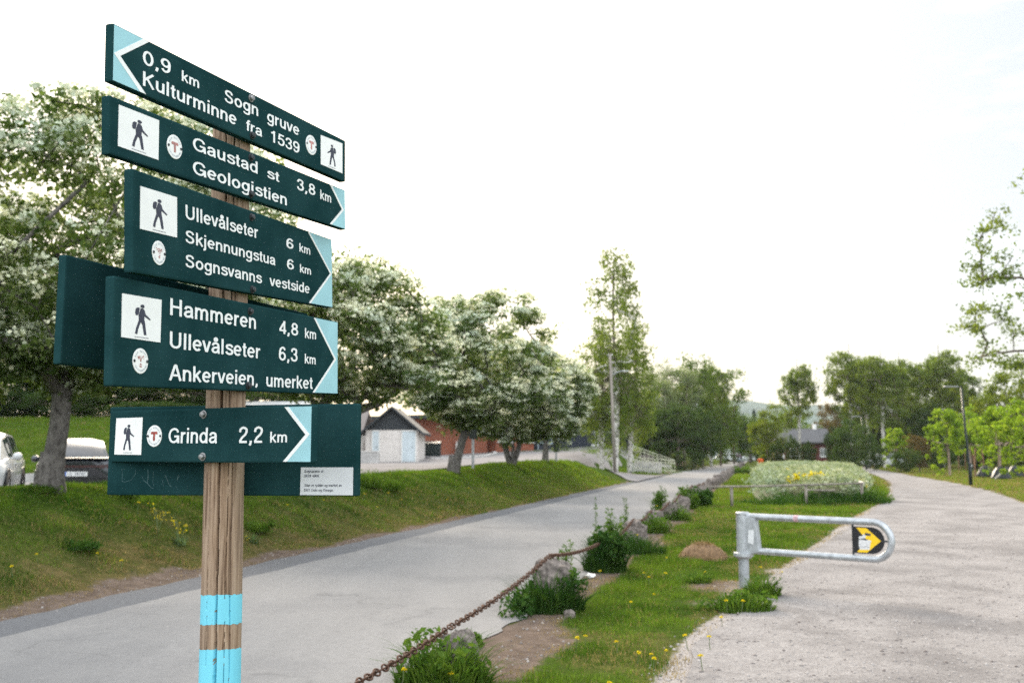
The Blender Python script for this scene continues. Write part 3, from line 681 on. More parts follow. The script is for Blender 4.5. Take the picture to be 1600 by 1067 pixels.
def place(p, px, Y, top_y, wpx, name, label, group=None, zb=None, rz=None, cat='tree', native_w=None):
    x = xat(px, Y); z = float(H(x, Y)) - .05 if zb is None else zb
    o = p if p.name not in USED else dup(p)
    o.name = name
    USED.add(p.name)
    hgt = zat(top_y, Y) - z; s = hgt / o['h']; w = wpx / 1566 * Y
    sx = w / native_w if native_w else s
    o.location = (x, Y, z); o.scale = (sx, sx, s); o.rotation_euler = (0, 0, rz if rz is not None else random.uniform(0, 6.28))
    tag(o, label, cat, group); return o

L_DARK = leafmat('dark_leaf', [(.03, .058, .022), (.042, .07, .025), (.055, .08, .03), (.07, .10, .035)], .38, big=.3)
L_WILLOW = leafmat('willow_leaf', [(.11, .14, .08), (.14, .17, .10), (.12, .15, .085), (.18, .21, .14)], .42, big=.25)
L_MID = leafmat('midgreen_leaf', [(.065, .10, .028), (.08, .12, .034), (.10, .135, .04), (.06, .095, .025)], .45, big=.25)
L_BIRCH = leafmat('birch_leaf', [(.09, .125, .03), (.12, .155, .04), (.14, .17, .045), (.075, .11, .026)], .5, big=.25)
L_BRIGHT = leafmat('maple_leaf', [(.13, .20, .025), (.17, .24, .03), (.11, .18, .022), (.21, .27, .04)], .5, big=.5)
L_YELLOW = leafmat('lime_leaf', [(.11, .14, .025), (.14, .165, .03), (.09, .125, .022)], .45, big=.4)
L_RED = leafmat('bronze_leaf', [(.10, .07, .035), (.13, .085, .04), (.08, .065, .03)], .35, big=.4)
L_SPRUCE = leafmat('spruce_needle', [(.015, .03, .018), (.022, .04, .022), (.03, .048, .026)], .1, big=.3)
B_BROWN = bark('brown_bark', (.05, .04, .032), (.13, .105, .085), 8)
t = NT('birch_bark').set(.8, 0, .2); v = t.coord((1, 1, .9)); n_a = t.noise(v, 5, 5, .7); wv = t.noise(t.coord((.6, .6, 6)), 2.5, 4)
t.color(t.mix(t.ramp(n_a, [(.52, (0, 0, 0)), (.6, (1, 1, 1))]), t.ramp(wv, [(.4, (.62, .60, .56)), (.7, (.42, .40, .37))]), (.06, .055, .05))); B_BIRCH = t.m

P_BIRCH = proto('birch_tree', 'birch', 31, 15, 2.6, 2.4, .20, L_BIRCH, B_BIRCH, 200, 80, .17, cr=.55, droop=.9, narrow=.45, shell=.35)
P_BIRCH2 = proto('birch_tree', 'birch', 32, 15, 3.5, 4.6, .19, L_BIRCH, B_BIRCH, 190, 105, .19, cr=.62, droop=.75, narrow=.42, shell=.35, amp=.45)
P_WILLOW = proto('willow_tree', 'willow', 33, 12, 4.6, 1.6, .3, L_WILLOW, B_BROWN, 190, 120, .20, cr=.95, aspect=.4)
P_BROAD = proto('broadleaf_tree', 'broad', 34, 12, 4.2, 1.8, .28, L_MID, B_BROWN, 190, 120, .22, cr=.95)
P_DARK = proto('broadleaf_tree', 'dark', 35, 12, 4.4, 1.2, .28, L_DARK, B_BROWN, 190, 120, .24, cr=1.0)
P_BUSH = proto('leafy_bush', 'bush', 36, 4, 2.6, .25, .09, L_DARK, B_BROWN, 130, 110, .13, cr=.55)
P_LIME = proto('lime_tree', 'lime', 37, 9, 2.9, 1.0, .18, L_YELLOW, B_BROWN, 140, 120, .19, cr=.75)
P_MAPLE = proto('young_maple_tree', 'maple', 38, 5.6, 1.8, 1.4, .10, L_BRIGHT, bark('pale_trunk', (.16, .11, .085), (.30, .23, .19), 8), 75, 60, .20, cr=.40, shell=.35, amp=.6)
P_MAPLE2 = proto('young_maple_tree', 'maple', 58, 5.6, 1.7, 1.3, .10, L_BRIGHT, bark('pale_trunk', (.16, .11, .085), (.30, .23, .19), 8), 62, 60, .21, cr=.40, shell=.3, amp=.75)
P_BRONZE = proto('bronze_tree', 'bronze', 39, 9, 3.0, 1.4, .2, L_RED, B_BROWN, 130, 110, .2, cr=.8)
def spruce(seed, height):
    rs = np.random.RandomState(seed); root = bpy.data.objects.new('spruce_tree', None); COL.objects.link(root)
    MB().tube([(0, 0, -.3), (0, 0, height * .5), (0, 0, height * .97)], [.2, .13, .02], 7).build('trunk', B_BROWN, root)
    P = []
    for k in range(46):
        z = 1.0 + (height - 1.2) * (k / 45); rr = (height - z) / height * 2.6 + .15
        for b in range(9):
            a = rs.rand() * 6.28; n = int(14 * rr + 8); tt = rs.rand(n) ** .7
            P.append(np.c_[np.cos(a) * rr * tt, np.sin(a) * rr * tt, z - .35 * rr * tt ** 1.5] + rs.normal(size=(n, 3)) * .13)
    v, f = leaf_geo(rs, np.vstack(P), .26, .2, .35, down=.3); np_mesh('crown', v, f, L_SPRUCE, root); root['h'] = height; return root
P_SPRUCE = spruce(40, 13)

# behind the lawn on the left
GL = 'dark trees at the top of the left lawn'
for px, Y, ty, w, p, nw, nm, lb in [(-60, 50, 470, 300, P_DARK, 8.8, 'broadleaf_tree', 'dark green tree at the left frame edge behind the lawn'),
        (40, 53, 500, 260, P_BROAD, 8.4, 'broadleaf_tree', 'mid green tree behind the lawn above the white car'),
        (135, 51, 530, 240, P_DARK, 8.8, 'broadleaf_tree', 'dark green tree behind the lawn above the black car'),
        (225, 52, 560, 220, P_LIME, 5.8, 'lime_tree', 'yellow green tree seen between the lower left boards'),
        (300, 50, 570, 200, P_DARK, 8.8, 'broadleaf_tree', 'dark green tree seen left of the signpost under the boards'),
        (395, 58, 560, 240, P_DARK, 8.8, 'broadleaf_tree', 'dark green tree behind the signpost above the pale garage')]:
    place(p, px, Y, ty, w, nm, lb, GL, native_w=nw)
for px, Y, ty, w, lb in [(-20, 46.5, 596, 130, 'dark bush on the lawn edge left of the white car'), (22, 47.5, 628, 90, 'dark bush on the lawn edge above the white car'), (100, 46.5, 606, 120, 'dark bush on the lawn edge behind the thick trunk'), (150, 47, 634, 80, 'dark bush on the lawn edge above the black car'), (262, 47, 626, 170, 'dark bush on the lawn edge under the left boards'), (330, 47, 632, 90, 'dark bush on the lawn edge beside the post')]:
    place(P_BUSH, px, Y, ty, w, 'leafy_bush', lb, 'bushes along the top of the lawn', cat='bush', native_w=5.4)
# birch clump by the wooden pole
place(P_BIRCH, 962, 69, 385, 120, 'birch_tree', 'tallest birch beside the wooden telephone pole', 'birches beside the telephone pole', native_w=5.0, rz=.4)
place(P_BIRCH, 941, 71, 515, 88, 'birch_tree', 'shorter birch left of the telephone pole with low hanging branches', 'birches beside the telephone pole', native_w=4.6, rz=2.2)
place(P_BIRCH, 982, 73, 500, 84, 'birch_tree', 'shorter birch right of the telephone pole with a leaning white trunk', 'birches beside the telephone pole', native_w=4.6, rz=4.0).rotation_euler = (R(-2), R(-5), 4)
# trees along the left of the road
GR = 'trees along the far left side of the road'
for px, Y, ty, w, p, nw, nm, lb in [(1010, 104, 572, 100, P_WILLOW, 9.4, 'willow_tree', 'grey green willow right behind the white lamp mast'),
        (1045, 108, 552, 112, P_WILLOW, 9.4, 'willow_tree', 'tallest grey green willow in the middle of the roadside trees'),
        (1085, 112, 560, 110, P_BROAD, 8.4, 'broadleaf_tree', 'mid green tree behind the second wooden pole'),
        (1112, 120, 548, 84, P_BIRCH2, 6.9, 'birch_tree', 'birch rising above the roadside trees at their right end'),
        (1126, 128, 592, 60, P_BROAD, 8.4, 'broadleaf_tree', 'mid green tree at the right end of the roadside trees'),
        (1060, 95, 628, 84, P_DARK, 8.8, 'broadleaf_tree', 'low dark tree on the green bank above the ramp'),
        (1098, 100, 640, 60, P_BUSH, 5.4, 'leafy_bush', 'low dark bush on the green bank right of the ramp'),
        (1030, 97, 640, 70, P_DARK, 8.8, 'broadleaf_tree', 'dark tree in front of the brown brick block'),
        (1147, 150, 640, 56, P_DARK, 8.8, 'broadleaf_tree', 'dark tree where the road disappears'),
        (1172, 165, 650, 46, P_BROAD, 8.4, 'broadleaf_tree', 'mid green tree beyond the parked cars at the road end')]:
    place(p, px, Y, ty, w, nm, lb, GR, native_w=nw)
for px, Y, ty, w, lb in [(1163, 205, 652, 34, 'dark spruce furthest left beyond the parked cars'), (1180, 212, 640, 34, 'tallest dark spruce beyond the parked cars'), (1198, 208, 655, 34, 'dark spruce beyond the parked cars behind the orange bin')]:
    place(P_SPRUCE, px, Y, ty, w, 'spruce_tree', lb, 'dark spruces at the end of the road', native_w=5.2)
# middle and right
GM = 'trees beyond the flower bed'
for px, Y, ty, w, p, nw, nm, lb in [(1199, 128, 632, 52, P_LIME, 5.8, 'lime_tree', 'yellow green tree left of the dark red house'),
        (1228, 160, 640, 46, P_BROAD, 8.4, 'broadleaf_tree', 'mid green tree above the left end of the red house roof'),
        (1250, 118, 548, 74, P_BIRCH2, 6.9, 'birch_tree', 'slim birch standing in front of the red house'),
        (1304, 158, 628, 44, P_BRONZE, 6.0, 'bronze_tree', 'bronze brown tree above the right end of the red house'),
        (1332, 112, 524, 94, P_BIRCH2, 6.9, 'birch_tree', 'tall birch at the left of the group above the round bush'),
        (1382, 108, 532, 96, P_BIRCH2, 6.9, 'birch_tree', 'tall birch with a pale trunk in the middle of the group'),
        (1352, 124, 600, 74, P_DARK, 8.8, 'broadleaf_tree', 'dark tree under the crowns of the birch group'),
        (1402, 130, 610, 70, P_DARK, 8.8, 'broadleaf_tree', 'dark tree right of the pale birch trunk'),
        (1432, 126, 560, 84, P_WILLOW, 9.4, 'willow_tree', 'silvery willow right of the birch group'),
        (1357, 117, 538, 84, P_BIRCH2, 6.9, 'birch_tree', 'birch between the two tall birches of the group'),
        (1412, 121, 538, 92, P_BIRCH2, 6.9, 'birch_tree', 'tall birch left of the silvery willow'),
        (1503, 128, 556, 84, P_BIRCH2, 6.9, 'birch_tree', 'birch right of the black lamp head'),
        (1474, 122, 524, 96, P_BIRCH2, 6.9, 'birch_tree', 'tall birch above the black lamp post'),
        (1446, 118, 632, 80, P_DARK, 8.8, 'broadleaf_tree', 'dark tree below the silvery willow'),
        (1500, 140, 598, 96, P_DARK, 8.8, 'broadleaf_tree', 'dark tree behind the head of the black lamp post'),
        (1545, 125, 640, 90, P_DARK, 8.8, 'broadleaf_tree', 'dark tree behind the bright young maples'),
        (1577, 92, 566, 92, P_LIME, 5.8, 'lime_tree', 'large rounded yellow green tree near the right frame edge'),
        (1640, 96, 590, 120, P_DARK, 8.8, 'broadleaf_tree', 'dark tree at the right frame edge'),
        (1400, 92, 662, 44, P_MAPLE, 3.7, 'young_maple_tree', 'bright green young maple right of the far lamp posts'),
        (1436, 88, 678, 36, P_BRONZE, 6.0, 'bronze_tree', 'small brownish tree at the lawn edge'),
        (1520, 112, 650, 80, P_BROAD, 8.4, 'broadleaf_tree', 'mid green tree behind the row of young maples')]:
    place(p, px, Y, ty, w, nm, lb, GM, native_w=nw)
for px, Y, ty, w, lb in [(1330, 92, 657, 74, 'round dark bush behind the flower bed'), (1305, 110, 668, 40, 'bush against the right end of the red house'), (1238, 112, 680, 26, 'small upright bush in front of the red house, left of the birch'), (1262, 112, 690, 30, 'small bush in front of the red house, right of the birch'), (1214, 118, 690, 26, 'small bush left of the red house'),
                         (1365, 96, 690, 40, 'low bush between the two far lamp posts'), (1415, 84, 700, 50, 'low bush at the back edge of the right lawn'), (1470, 104, 698, 60, 'low hedge bush behind the wrapped trunk'), (1520, 100, 700, 60, 'low hedge bush behind the staked maple'), (1575, 98, 698, 70, 'low hedge bush at the right behind the maples')]:
    place(P_BUSH, px, Y, ty, w, 'leafy_bush', lb, 'bushes beyond the flower bed', cat='bush', native_w=5.4)
GY_ = 'young maples on the right lawn'
MAPLES = [(1482, 74, 628, 62, 'bright young maple with a thick pale wrapped trunk'), (1516, 80, 640, 56, 'bright young maple behind the black lamp post'), (1562, 66, 622, 84, 'fullest bright young maple, tied to a brown stake'), (1604, 60, 632, 76, 'bright young maple cut by the right frame edge')]
for k, (px, Y, ty, w, lb) in enumerate(MAPLES): place((P_MAPLE, P_MAPLE2)[k % 2], px, Y, ty, w, 'young_maple_tree', lb, GY_, native_w=3.7)
P_SPARSE = proto('birch_tree', 'birch', 52, 15, 3.6, 3.4, .19, leafmat('pale_birch_leaf', [(.10, .13, .04), (.13, .16, .05), (.085, .115, .03)], .5, big=.25), B_BIRCH, 190, 105, .15, cr=.55, droop=.55, narrow=.3, shell=.45, amp=.4)
# near birch reaching in from the right
nb_ = place(P_SPARSE, 1668, 46, 290, 290, 'birch_tree', 'large birch whose branches reach in at the right frame edge', native_w=7.4, rz=1.0)
# far wood as one mass
rs = np.random.RandomState(77); P = []
for k in range(520):
    px = rs.uniform(880, 1760); Y = rs.uniform(230, 330); x = xat(px, Y); hgt = rs.uniform(6, 11.5); n = 26
    P.append(np.c_[x + rs.normal(size=n) * 1.7, Y + rs.normal(size=n) * 1.5, hgt * rs.rand(n) ** .8])
v, f = leaf_geo(rs, np.vstack(P), 1.5, .3, .7); o = np_mesh('distant_wood', v, f, L_DARK); tag(o, 'dark distant wood closing the view behind the trees', 'wood', kind='stuff')
# ------------------------------------------------------------------ the signpost
AX0 = np.array([-0.93592568, 3.28, -0.43583735 + EYE]); AX1 = np.array([-0.95101892, 3.28, 1.06920294 + EYE])
def axis(z): return AX0 + (AX1 - AX0) * (z - AX0[2]) / (AX1[2] - AX0[2])
sb = axis(0.0); SP_ = empty('signpost', (sb[0], sb[1], 0), 'wooden signpost with dark green hiking direction boards and blue painted rings', 'signpost')
SB = Vector((sb[0], sb[1], 0))
def prad(z): return .0655 - .0042 * (z / 2.9)
TOPZ = EYE + 1.215
# angle (seen from the camera side) of the drying cracks
def crack_w(a, z):
    """inward depth of the post surface at angle a (rad, 0 = +X) and height z."""
    d = np.zeros_like(a)
    for a0, z0, z1, wmax, wob_, sd in [(R(-88), -.3, 3.2, .0052, .035, 1), (R(-50), .9, 1.75, .003, .03, 2), (R(-118), -.2, .75, .0026, .05, 3), (R(-64), 1.75, 3.1, .003, .03, 4)]:
        ac = a0 + wob_ * (fbm(z * 4.0, z * 0, 60 + sd) - .5) * 4 + .03 * (vnoise(z * 30, z * 0, 70 + sd) - .5)
        w = wmax * np.clip(.45 + 1.3 * (fbm(z * 3.2, z * 0 + 5, 80 + sd) - .3), .12, 1.3) * sstep(z0, z0 + .15, z) * (1 - sstep(z1 - .15, z1, z))
        d = np.maximum(d, np.where(np.abs((a - ac + np.pi) % (2 * np.pi) - np.pi) * .063 < w * .8 + .0004, .028, 0))
    return d
def shell(z0f, z1f, nz_, off, na=260, closed=True):
    a = np.linspace(-np.pi, np.pi, na, endpoint=False); V = []
    for k in range(nz_):
        t_ = k / (nz_ - 1); z = z0f(a) * (1 - t_) + z1f(a) * t_
        dep = crack_w(a, z); r = prad(z) * (1 + .012 * (vnoise(a * 3, z * 1.2, 90) - .5)) + off
        r = np.where(dep > 0, r - dep, r); ax = AX0[None] + (AX1 - AX0)[None] * ((z - AX0[2]) / (AX1[2] - AX0[2]))[:, None]
        V.append(np.c_[ax[:, 0] + r * np.cos(a) - SB.x, ax[:, 1] + r * np.sin(a) - SB.y, z])
    i = np.arange(nz_ * na).reshape(nz_, na); j = np.roll(i, -1, 1)
    q = np.stack([i[:-1], j[:-1], j[1:], i[1:]], -1).reshape(-1, 4)
    return np.vstack(V), q
v, q = shell(lambda a: a * 0 - .3, lambda a: a * 0 + TOPZ, 420, 0)
t = NT('weathered_post_wood').set(.85, 0, .15)
vv = t.coord((1, 1, .035)); n1 = t.noise(vv, 95, 4, .6, .4); n2 = t.noise(t.coord((1, 1, .12)), 14, 4); n3 = t.noise(t.coord((1, 1, .25)), 4, 3)
c = t.ramp(n1, [(.36, (.105, .06, .036)), (.48, (.27, .18, .12)), (.66, (.40, .295, .215))])
c = t.mix(t.ramp(n2, [(.4, (0, 0, 0)), (.65, (.55, .55, .55))]), c, (.33, .25, .19))
c = t.mix(t.ramp(n3, [(.55, (0, 0, 0)), (.72, (.5, .5, .5))]), c, (.13, .08, .055))
t.color(c); t.bump(n1, .6, .004); M_POST = t.m
post = np_mesh('post', v, q, M_POST, SP_, smooth=False)
m = MB(); e = axis(TOPZ); m.lathe([(.002, TOPZ + .004), (prad(TOPZ) * .9, TOPZ + .002), (prad(TOPZ) * .99, TOPZ - .01)], 40, (e[0] - SB.x, e[1] - SB.y, 0)); m.build('post_top', M_POST, post)
M_BLUEP = simple('light_blue_paint', (.17, .56, .70), .6, var=.10, scale=14, bump=.25, stretch=(1, 1, .15))
M_BLUEBOARD = simple('light_blue_board_paint', (.33, .59, .655), .55, var=.08, scale=10)
def zpx(y): return zat(y, 3.22)
for (ya, yb, sd) in ((978, 932, 3), (1110, 1018, 5)):
    wv_ = lambda a, y, s2, tl: zpx(y) + .004 * (fbm(a * 6, a * 0, s2) - .5) * 2 + tl * np.sin(a + 1.57 + 1.3) 
    v, q = shell(lambda a: wv_(a, ya, sd, .004), lambda a: wv_(a, yb, sd + 1, .006), 40, .0007)
    np_mesh('painted_ring', v, q, M_BLUEP, post)

t = NT('green_board_paint').set(.6, 0, 0)
vv = t.coord((.06, 1, 1)); n1 = t.noise(vv, 60, 5, .6, .3); n2 = t.noise(t.coord(), 5, 4)
t.color(t.mix(t.ramp(n2, [(.35, (0, 0, 0)), (.65, (1, 1, 1))]), (.010, .036, .039), (.018, .054, .058))); t.bump(n1, .6, .0022)
M_BOARD = t.m
M_SIGNWHITE = simple('sign_white', (.86, .86, .85), .5, var=.03, scale=20)
M_LETTER = simple('letter_white', (.85, .86, .86), .55, var=.05, scale=40)
M_INK = simple('dark_ink', (.045, .05, .075), .6, var=.1, scale=30)
M_GREYINK = simple('grey_blue_ink', (.30, .36, .42), .6, var=.1, scale=30)
M_REDINK = simple('faded_red', (.36, .07, .055), .6, var=.35, scale=60)
M_FADED = simple('bleached_red', (.50, .24, .22), .6, var=.35, scale=60)
M_BOLT = simple('galvanised_bolt', (.30, .30, .30), .4, .7, var=.3, scale=90)
M_DBOLT = simple('dark_bolt', (.05, .055, .06), .45, .5, var=.3, scale=90)

# yaw, tilt, width, height, face centre (camera-relative x, y, z) of every board
BOARDS = {'S1': (68.96, 1.72, 1.252, .166, (-.8782, 3.2255, 1.118)), 'S2': (72.17, 3.6, 1.363, .161, (-.8711, 3.2364, .9176)), 'S3': (78.22, 4.22, 1.387, .277, (-.8614, 3.2593, .6621)),
          'S4': (75.61, 2.36, 1.399, .288, (-.8621, 3.2441, .3441)), 'S5': (-29.24, .02, .891, .173, (-.9851, 3.2039, .0563)), 'S6': (-11.6, .24, .903, .299, (-.9409, 3.3414, .009)), 'S7': (68.7, -.34, 1.21, .304, (-1.0123, 3.2706, .3894))}
class Board:
    """one direction board; u to the right along it, v up, d out of its face towards the reader."""
    def __init__(s, key, label, back=False, th=.028):
        yaw, tilt, w, h, c = BOARDS[key]; yaw, tilt = R(yaw), R(tilt)
        d = Vector((math.cos(yaw) * math.cos(tilt), math.sin(yaw) * math.cos(tilt), math.sin(tilt)))
        u = Vector((-math.cos(yaw) * math.sin(tilt), -math.sin(yaw) * math.sin(tilt), math.cos(tilt)))
        n = d.cross(u); s.w, s.h = w, h
        C = Vector(c) + Vector((0, 0, EYE)); s.C, s.d, s.u, s.n = C, d, u, n
        m = MB().box((0, th / 2, 0), (w, th, h)); o = m.build('direction_board', M_BOARD, SP_, bevel=.006)
        Mx = Matrix((( d.x, -n.x, u.x, C.x - SB.x), (d.y, -n.y, u.y, C.y - SB.y), (d.z, -n.z, u.z, C.z), (0, 0, 0, 1)))
        o.matrix_local = Mx; s.o = o; s.front = Vector((0, -1, 0)); o['label'] = label
    def at(s, px, py):
        r = ray(px, py); r = Vector(r).normalized(); O = Vector((0, 0, EYE))
        k = (s.C - O).dot(s.n) / r.dot(s.n); p = O + r * k - s.C
        return Vector((p.dot(s.d), p.dot(s.u)))
    def fr(s, u, v, d): return (u, -d, v)
    def poly(s, name, pts, mat, d0, d1, parent=None, px=True):
        P = [tuple(s.at(*p)) if px else p for p in pts]
        area = sum(P[i][0] * P[(i + 1) % len(P)][1] - P[(i + 1) % len(P)][0] * P[i][1] for i in range(len(P)))
        if area < 0: P = P[::-1]
        return MB().prism(P, s.fr, d0, d1).build(name, mat, parent or s.o, tri=True)
    def text(s, items, name='lettering', mat=None, d=.0012):
        """items: (string, baseline start px, baseline end px, top px of the first capital, cap ratio, em position of the line's visual start)."""
        for it in items:
            st, p0, p1, tp = it[:4]; capr = .727
            a, b, c = s.at(*p0), s.at(*p1), s.at(*tp)
            vs, fs, (x0, x1) = glyphs(st)
            ax = (b - a); ln = ax.length; ex = ax / ln; ey = Vector((-ex.y, ex.x)); H_ = abs((c - a).dot(ey))
            sx = ln / (x1 - x0); sy = H_ / capr; V = []
            for q in vs:
                p = a + ex * ((q[0] - x0) * sx) + ey * (q[1] * sy); V.append((p.x, -d - .00007 * q[2], p.y))
            me = bpy.data.meshes.new(name); me.from_pydata(V, [], fs); me.materials.append(mat or M_LETTER)
            o = bpy.data.objects.new(name, me); COL.objects.link(o); o.parent = s.o
# a plain grotesque alphabet drawn as pen strokes (capital height 1, x-height .73)
def _arc(cx, cy, rx, ry, a0, a1, n=16): return [(cx + rx * math.cos(R(a0 + (a1 - a0) * i / n)), cy + ry * math.sin(R(a0 + (a1 - a0) * i / n))) for i in range(n + 1)]
def _cur(*P):
    """smooth curve through the points."""
    P = [np.array(p, float) for p in P]; Q = [2 * P[0] - P[1]] + P + [2 * P[-1] - P[-2]]; out_ = []
    for i in range(1, len(Q) - 2):
        for t_ in np.linspace(0, 1, 5)[:-1]:
            a, b, c, d = Q[i - 1:i + 3]; out_.append(tuple(.5 * (2 * b + (c - a) * t_ + (2 * a - 5 * b + 4 * c - d) * t_ ** 2 + (3 * b - a - 3 * c + d) * t_ ** 3)))
    return out_ + [tuple(P[-1])]
_SS = [(.53, .73), (.47, .88), (.32, .93), (.16, .88), (.11, .74), (.17, .61), (.32, .54), (.48, .45), (.54, .28), (.47, .12), (.32, .07), (.15, .12), (.08, .28)]
_A = [_cur((.09, .49), (.14, .62), (.27, .66), (.40, .61), (.44, .48)) + [(.44, .14), (.47, .06), (.52, .05)], _cur((.44, .42), (.30, .38), (.14, .33), (.08, .20), (.14, .09), (.25, .07), (.38, .13), (.44, .26))]
_N = [[(.10, 0), (.10, .73)], _cur((.10, .44), (.16, .60), (.29, .66), (.41, .60), (.45, .46)) + [(.45, 0)]]
PEN = {'0': (.56, [_arc(.28, .5, .21, .43, 0, 360, 26)]), '1': (.56, [[(.33, 0), (.33, 1)], _cur((.10, .77), (.22, .80), (.31, .95))]),
       '2': (.56, [_cur((.07, .66), (.10, .83), (.27, .93), (.45, .84), (.47, .68), (.38, .50), (.20, .33), (.09, .14)) + [(.08, .07)], [(.03, .07), (.51, .07)]]),
       '3': (.56, [_cur((.08, .70), (.13, .87), (.28, .93), (.43, .86), (.44, .69), (.36, .55), (.24, .53)), _cur((.28, .53), (.42, .47), (.48, .30), (.42, .13), (.27, .07), (.12, .13), (.06, .29))]),
       '4': (.56, [[(.41, 0), (.41, 1)], [(.40, .93), (.07, .29)], [(.03, .25), (.55, .25)]]), '5': (.56, [[(.48, .93), (.14, .93), (.10, .47)], _cur((.10, .50), (.20, .60), (.34, .60), (.46, .48), (.47, .30), (.40, .13), (.26, .07), (.12, .12), (.06, .27))]),
       '6': (.56, [_arc(.28, .315, .20, .245, 0, 360, 24), _cur((.46, .76), (.40, .89), (.29, .93), (.16, .84), (.09, .62), (.08, .32))]), '7': (.56, [[(.05, .93), (.50, .93)], _cur((.48, .92), (.34, .60), (.24, .30), (.21, 0))]),
       '8': (.56, [_arc(.28, .735, .175, .195, 0, 360, 22), _arc(.28, .29, .21, .22, 0, 360, 24)]), '9': (.56, [_arc(.28, .685, .20, .245, 0, 360, 24), _cur((.10, .24), (.16, .11), (.27, .07), (.40, .16), (.47, .38), (.48, .68))]),
       ',': (.28, [[(.14, .14), (.14, .03), (.08, -.14)]]), 'A': (.67, [[(.05, 0), (.31, .96)], [(.62, 0), (.36, .96)], [(.28, .95), (.39, .95)], [(.16, .33), (.51, .33)]]),
       'D': (.70, [[(.12, 0), (.12, 1)], [(.12, .93), (.32, .93)] + _arc(.34, .5, .26, .43, 90, -90)[1:-1] + [(.32, .07), (.12, .07)]]), 'E': (.62, [[(.12, 0), (.12, 1)], [(.12, .93), (.57, .93)], [(.12, .52), (.53, .52)], [(.12, .07), (.58, .07)]]),
       'F': (.58, [[(.12, 0), (.12, 1)], [(.12, .93), (.55, .93)], [(.12, .50), (.50, .50)]]), 'G': (.76, [_cur((.65, .70), (.56, .87), (.38, .93), (.19, .84), (.09, .62), (.09, .38), (.19, .15), (.38, .07), (.56, .15), (.65, .34)), [(.40, .44), (.72, .44)], [(.665, .47), (.69, 0)]]),
       'H': (.72, [[(.12, 0), (.12, 1)], [(.60, 0), (.60, 1)], [(.12, .52), (.60, .52)]]), 'I': (.26, [[(.13, 0), (.13, 1)]]), 'K': (.68, [[(.12, 0), (.12, 1)], [(.60, 1), (.13, .43)], [(.27, .60), (.62, 0)]]),
       'N': (.72, [[(.12, 0), (.12, 1)], [(.60, 0), (.60, 1)], [(.12, .96), (.60, .04)]]), 'O': (.78, [_arc(.39, .5, .31, .43, 0, 360, 28)]), 'R': (.70, [[(.12, 0), (.12, 1)], [(.12, .93), (.40, .93)] + _arc(.40, .705, .18, .225, 90, -90)[1:-1] + [(.40, .48), (.12, .48)], _cur((.42, .47), (.54, .38), (.57, .18), (.60, 0))]),
       'S': (.65, [_cur(*_SS)]), 'T': (.58, [[(.29, 0), (.29, 1)], [(.02, .93), (.56, .93)]]), 'U': (.72, [[(.12, 1), (.12, .36)] + _arc(.36, .34, .24, .27, 180, 360)[1:-1] + [(.60, .36), (.60, 1)]]),
       'a': (.54, _A), 'd': (.58, [[(.48, 0), (.48, 1)], _arc(.28, .365, .20, .295, 0, 360, 24)]), 'e': (.54, [[(.09, .37), (.47, .37)], _arc(.275, .365, .20, .295, 2, 318, 22)]),
       'f': (.30, [[(.16, 0), (.16, .78)] + _cur((.16, .80), (.20, .91), (.32, .93))[1:], [(.02, .66), (.30, .66)]]), 'g': (.57, [_arc(.28, .385, .195, .275, 0, 360, 24), [(.475, .73), (.475, .02)] + _cur((.475, 0), (.43, -.15), (.28, -.21), (.14, -.18), (.09, -.08))[1:]]),
       'i': (.22, [[(.11, 0), (.11, .73)], [(.11, .86), (.11, 1)]]), 'j': (.22, [[(.11, .73), (.11, -.08)] + _cur((.11, -.1), (.08, -.19), (-.02, -.21))[1:], [(.11, .86), (.11, 1)]]), 'k': (.52, [[(.10, 0), (.10, 1)], [(.45, .73), (.12, .30)], [(.22, .43), (.48, 0)]]),
       'l': (.22, [[(.11, 0), (.11, 1)]]), 'm': (.84, [[(.10, 0), (.10, .73)], _cur((.10, .46), (.15, .60), (.26, .66), (.37, .60), (.40, .47)) + [(.40, 0)], _cur((.40, .46), (.46, .60), (.57, .66), (.68, .60), (.72, .47)) + [(.72, 0)]]),
       'n': (.55, _N), 'o': (.56, [_arc(.28, .365, .205, .295, 0, 360, 24)]), 'r': (.35, [[(.10, 0), (.10, .73)], _cur((.10, .40), (.15, .58), (.24, .645), (.34, .65))]), 's': (.51, [_cur(*[(.02 + x * .86, .02 + y * .69) for x, y in _SS])]),
       't': (.30, [[(.15, .92), (.15, .20)] + _cur((.15, .18), (.18, .085), (.30, .07))[1:], [(.02, .66), (.29, .66)]]), 'u': (.55, [[(.55 - x, .73 - y) for x, y in st_] for st_ in _N]), 'v': (.48, [[(.04, .73), (.23, .03)], [(.44, .73), (.25, .03)]]),
       'y': (.48, [[(.04, .73), (.25, .08)], [(.45, .73), (.24, .04)] + _cur((.24, .03), (.19, -.14), (.12, -.20), (.03, -.20))[1:]]), 'å': (.54, _A + [_arc(.27, .89, .075, .085, 0, 360, 14)])}
_G = {}
